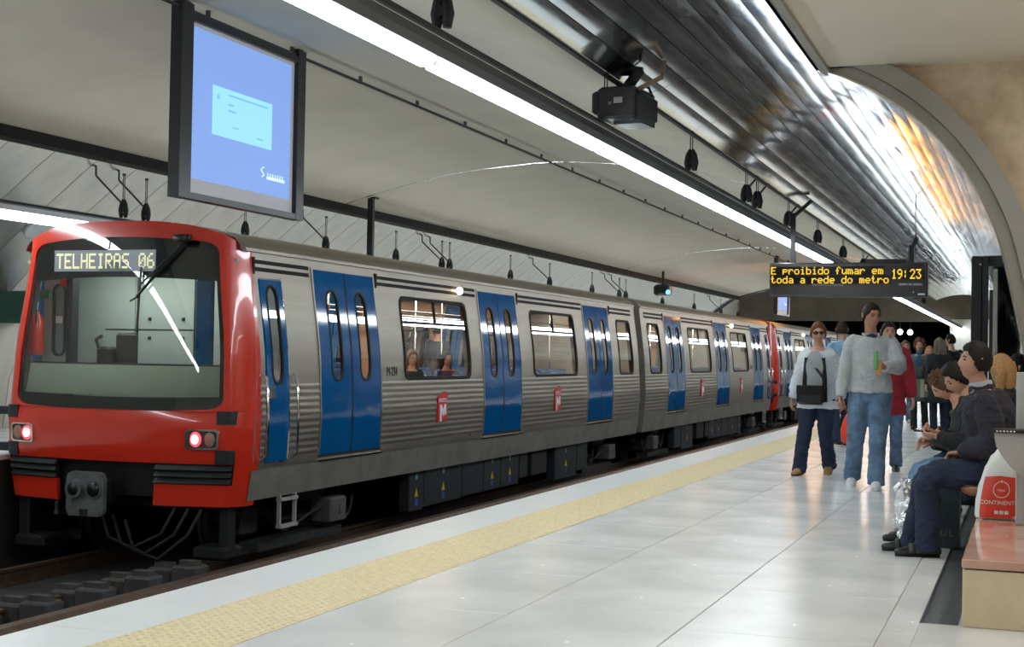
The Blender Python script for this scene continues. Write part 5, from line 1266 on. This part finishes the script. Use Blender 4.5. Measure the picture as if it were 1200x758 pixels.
# ---- person in the red coat behind
person('person in dark red coat walking behind the grey sweater man', (-1.48, 16.3, 0), PI + .1, 1.68,
    dict(pelvis=(0, 0, .92), footR=(.12, .10, .085), footL=(-.10, -.12, .10), toeL=(0, 1, -.3), handR=(.27, .0, .78), handL=(-.30, .05, .74), palmL=(1, 0, 0), yaw=.2),
    dict(hairm=h_black, trousers=jeans, top=m_redc, topname='coat', bulk=.045, arm=1.25, hem=-.26, hemw=.215, collar=1, shoe=s_black))
person('man in light blue shirt seen past the white jacket woman', (-2.55, 21.0, 0), .5, 1.80,
    dict(pelvis=(0, 0, .93), footR=(.10, .1, .085), footL=(-.10, -.1, .10), yaw=-.5), dict(hairm=h_dbrown, trousers=jeans_d, top=m_blueshirt, topname='shirt', bulk=.03, collar=1, shoe=s_black), vox=.015)
# ---- far woman with curly hair
g = person('standing woman with curly auburn hair, grey coat and blue rollneck', (-1.88, 26.8, 0), PI - .03, 1.66,
    dict(pelvis=(0, 0, .92), footR=(.09, .04, .085), footL=(-.11, -.05, .085), handR=(.08, .26, 1.06), elbR=(.9, -.4, -.6), palmR=(-.3, -1, 0), thumbR=(0, 0, 1), hdirR=(-1, .2, 0), handL=(-.14, .26, 1.02), elbL=(-.9, -.4, -.6), palmL=(0, -1, 0), thumbL=(0, 0, 1), hdirL=(1, .2, -.1)),
    dict(female=1, hairm=h_auburn, hair='curly', curls=110, curlout=.035, hairthick=.02, top=m_greyc, topname='coat', bulk=.04, arm=1.25, hem=-.38, hemw=.24, inner=m_teal, innerw=.05, trousers=grey_tr, legw=.92, trlen=.06, shoe=s_black, boot=1, collar=0), vox=.015)
r0 = g['root']; b = MB(); nk = g['neck']; b.tube([nk - g['up'] * .05, nk + g['up'] * .05], [.075, .06], 14); part('rollneck', b, m_teal, r0, True)
cx, cy = -1.86, 26.42
t = empty('folded_jacket', (cx, cy, 1.05), 'folded dark grey jacket over the curly haired woman arm', 'jacket')
b = MB(); b.tube([(cx - .24, cy, .98), (cx - .12, cy - .06, 1.06), (cx + .05, cy - .07, 1.05), (cx + .2, cy, 1.0)], [(.06, .10), (.08, .13), (.08, .13), (.05, .10)], 12, ref=(0, 1, 0), dome=True); wpart('jacket_cloth', remesh(b, .018, 2, .02, 12), fabric('dark grey wool', (.05, .06, .06), .3), t, True)
t = empty('striped_bag', (cx + .02, cy - .02, .6), 'beige and green striped shoulder bag held by the curly haired woman', 'bag')
for k, (x0, x1, m) in enumerate(((-.20, -.07, 'beige canvas'), (-.07, .03, 'green canvas'), (.03, .10, 'beige canvas'), (.10, .18, 'green canvas'), (.18, .24, 'beige canvas'))):
    b = MB(); b.box(cx + x0, cx + x1, cy - .09, cy + .05, .60, .92); wpart('bag_stripe', b, mat('beige canvas', (.38, .35, .26), .8) if m[0] == 'b' else mat('green canvas', (.10, .16, .13), .8), t)
person('woman with long orange brown hair behind the curly haired woman', (-2.36, 29.6, 0), PI + .3, 1.66, dict(footR=(.10, .05, .085)), dict(female=1, hairm=h_auburn, hair='long', trousers=jeans, top=m_black, bulk=.03, shoe=s_white), vox=.018)
person('fair haired person in pink scarf standing far behind the curly woman', (-1.92, 30.2, 0), PI - .2, 1.56, dict(), dict(female=1, hairm=h_blond, hair='bob', hairlen=.08, trousers=jeans_d, top=fabric('plum jacket', (.20, .03, .07), .2), bulk=.03, shoe=s_black), vox=.018)
person('woman with long ash hair and black coat, back to the viewer', (-1.50, 26.3, 0), .35, 1.67, dict(handR=(.2, .2, .95), elbR=(.9, -.4, -.4)), dict(female=1, hairm=h_grey, hair='long', hairlen=.24, trousers=navy, top=m_black, topname='coat', bulk=.05, hem=-.4, hemw=.22, shoe=s_black), vox=.015)
person('dark haired man in black coat beside the ash haired woman', (-1.36, 27.6, 0), 1.2, 1.76, dict(), dict(hairm=h_black, trousers=navy, top=m_black, topname='coat', bulk=.05, hem=-.3, shoe=s_black), vox=.018)
person('distant person in white top glimpsed past the black coats', (-1.38, 31.5, 0), PI, 1.50, dict(), dict(hairm=h_black, trousers=jeans_d, top=m_gshirt, bulk=.03, shoe=s_black), vox=.018)

# ---- seated people (facing the tracks)
SEAT = dict(wrinkle=.010)
g = person('seated man in charcoal fleece and dark jeans with black strapped shoes', (-.19, 9.42, 0), PI / 2 + .10, 1.72,
    dict(pelvis=(0, -.02, .555), up=(0, .12, 1), bend=(0, .05, 0), twist=-.05, footR=(.14, .50, .085), toeR=(.0, 1, 0), footL=(-.10, .42, .085), toeL=(-.05, 1, 0), kneeR=(0, .6, 1), kneeL=(0, .6, 1),
         yaw=.25, pitch=.12, head=(0, .045, .165), handR=(.07, .20, .66), elbR=(.9, -1, -.4), palmR=(0, 0, -1), thumbR=(-1, 0, 0), hdirR=(-.3, 1, -.1), handL=(-.07, .22, .67), elbL=(-.9, -1, -.4), palmL=(0, 0, -1), thumbL=(1, 0, 0), hdirL=(.8, .6, -.1)),
    dict(skin=skin_d, hairm=h_black, hair='short', hairthick=.020, trousers=fabric('dark blue jeans', (.012, .02, .05), .35), legw=1.12, trlen=.05, top=m_fleece, bulk=.046, arm=1.25, hem=-.10, collar=1, shoe=s_black, wide=1.05, deep=1.1, wrinkle=.012), vox=.010)
r0 = g['root']; nk = g['neck']; up_ = g['up']; fw_ = g['fw']
b = MB(); b.tube([nk - up_ * .02, nk + up_ * .045 + fw_ * .004], [.080, .068], 16); part('shirt_collar', b, mat('pale grey collar', (.32, .33, .36), .8), r0, True)
for nm in 'RL':
    an = g['legs'][nm][2]
    for d in (.055, .10):
        b = MB(); b.tube([an + V(-.052, d, -.055), an + V(-.045, d, -.018), an + V(0, d - .005, -.004), an + V(.045, d, -.018), an + V(.052, d, -.055)], [(.014, .003)] * 5, 6, ref=(0, 1, 0)); part('shoe_strap', b, mat('grey strap', (.06, .06, .065), .35), r0, True)
g = person('seated dark haired woman looking down at a phone in her hands', (-.29, 10.2, 0), PI / 2 + .18, 1.62,
    dict(pelvis=(0, 0, .53), up=(0, .10, 1), bend=(0, .05, 0), footR=(.08, .46, .085), footL=(-.10, .52, .085), kneeR=(0, .6, 1), kneeL=(0, .6, 1), yaw=.30, pitch=-.55, head=(0, .085, .14),
         handR=(-.02, .33, .80), elbR=(.9, -1, -.7), palmR=(-.3, -.1, 1), thumbR=(-1, .3, .3), hdirR=(-.5, 1, .1), curlR=.6, handL=(-.12, .35, .78), elbL=(-.9, -1, -.7), palmL=(.5, -.2, 1), thumbL=(.6, .3, .6), hdirL=(.4, 1, .1), curlL=.65),
    dict(female=1, hairm=h_black, hair='short', hairthick=.022, trousers=jeans_l, legw=1.05, top=m_black, bulk=.03, arm=1.15, hem=-.10, collar=1, shoe=s_black, sleeve=.95), vox=.010)
pw_ = wloc(g, g['arms']['L'][2] + g['arms']['Ld'] * .095 + V(.01, 0, .022))
t = empty('mobile_phone', tuple(pw_), 'small dark mobile phone in the seated woman hands', 'phone')
b = MB(); b.bbox(pw_.x - .055, pw_.x + .055, pw_.y - .022, pw_.y + .022, pw_.z - .006, pw_.z + .008, .005); wpart('phone_body', b, mat('phone casing', (.02, .02, .022), .25), t, 30)
b = MB(); b.box(pw_.x - .048, pw_.x - .005, pw_.y - .018, pw_.y + .018, pw_.z + .008, pw_.z + .0095); wpart('phone_screen', b, mat('dim phone screen', (.08, .12, .12), .1), t)
pk = g
g = person('seated curly brown haired person in dark green jacket bending forward', (-.20, 11.0, 0), PI / 2 + .1, 1.66,
    dict(pelvis=(0, 0, .53), up=(0, .42, 1), bend=(0, .10, -.02), footR=(.10, .48, .085), footL=(-.10, .44, .085), kneeR=(0, .6, 1), kneeL=(0, .6, 1), yaw=.1, pitch=-.75, head=(0, .11, .11),
         handR=(.0, .50, .66), elbR=(.9, -1, -.7), palmR=(0, 0, -1), thumbR=(-1, 0, 0), hdirR=(-.4, 1, 0), handL=(-.08, .50, .70), elbL=(-.9, -1, -.7), palmL=(0, 0, -1), thumbL=(1, 0, 0), hdirL=(.5, 1, 0)),
    dict(hairm=h_brown, hair='curly', curls=120, curlout=.018, hairthick=.016, trousers=jeans_d, top=m_green, bulk=.04, arm=1.2, hem=-.10, shoe=s_black), vox=.012)
person('seated woman with straight blond hair and black coat', (-.17, 11.85, 0), PI / 2 - .1, 1.66,
    dict(pelvis=(0, 0, .54), up=(0, .02, 1), footR=(.08, .44, .085), footL=(-.10, .46, .085), kneeR=(0, .6, 1), kneeL=(0, .6, 1), yaw=-.5, handR=(.10, .30, .62), handL=(-.10, .32, .62), palmR=(0, 0, -1), palmL=(0, 0, -1)),
    dict(female=1, hairm=h_blond, hair='long', hairlen=.10, hairthick=.02, trousers=jeans_d, top=m_black, topname='coat', bulk=.05, arm=1.25, hem=-.10, collar=1, shoe=s_black), vox=.014)
person('seated dark haired person in black at the far end of the bench', (-.06, 12.9, 0), PI / 2 - .05, 1.68,
    dict(pelvis=(0, 0, .54), footR=(.08, .44, .085), footL=(-.10, .46, .085), kneeR=(0, .6, 1), kneeL=(0, .6, 1), handR=(.10, .30, .62), handL=(-.10, .32, .62), palmR=(0, 0, -1), palmL=(0, 0, -1)),
    dict(hairm=h_black, trousers=navy, top=m_black, bulk=.05, hem=-.10, shoe=s_black), vox=.016)

# ---- passengers behind the first big window
for x, y, rz, hm, tp, lb in ((-8.26, 18.45, -2.35, h_brown, m_green, 'passenger with wavy brown hair behind the first big train window, left'), (-8.26, 19.72, -2.25, h_dbrown, fabric('plum jumper', (.12, .03, .10), .2), 'passenger with a round face behind the first big train window, right')):
    person(lb, (x, y, .02), rz, 1.62, dict(pelvis=(0, 0, .53), footR=(.08, .44, .085), footL=(-.10, .44, .085), kneeR=(0, .6, 1), kneeL=(0, .6, 1), handR=(.02, .28, .66), handL=(-.08, .30, .66), palmR=(0, 0, -1), palmL=(0, 0, -1)),
           dict(female=1, hairm=hm, hair='bob', hairlen=.12, hairthick=.022, trousers=navy, top=tp, bulk=.035, hem=-.09, shoe=s_black), vox=.018)
for x, y, rz, tp, lb in ((-9.9, 17.3, .4, m_greyk, 'standing passenger in pale grey seen through the first big window'), (-9.8, 23.0, 1.0, m_fleece, 'standing passenger in charcoal seen through the second big window')):
    person(lb, (x, y, .02), rz, 1.74, dict(), dict(hairm=h_black, trousers=jeans_d, top=tp, bulk=.035, shoe=s_black), vox=.02)
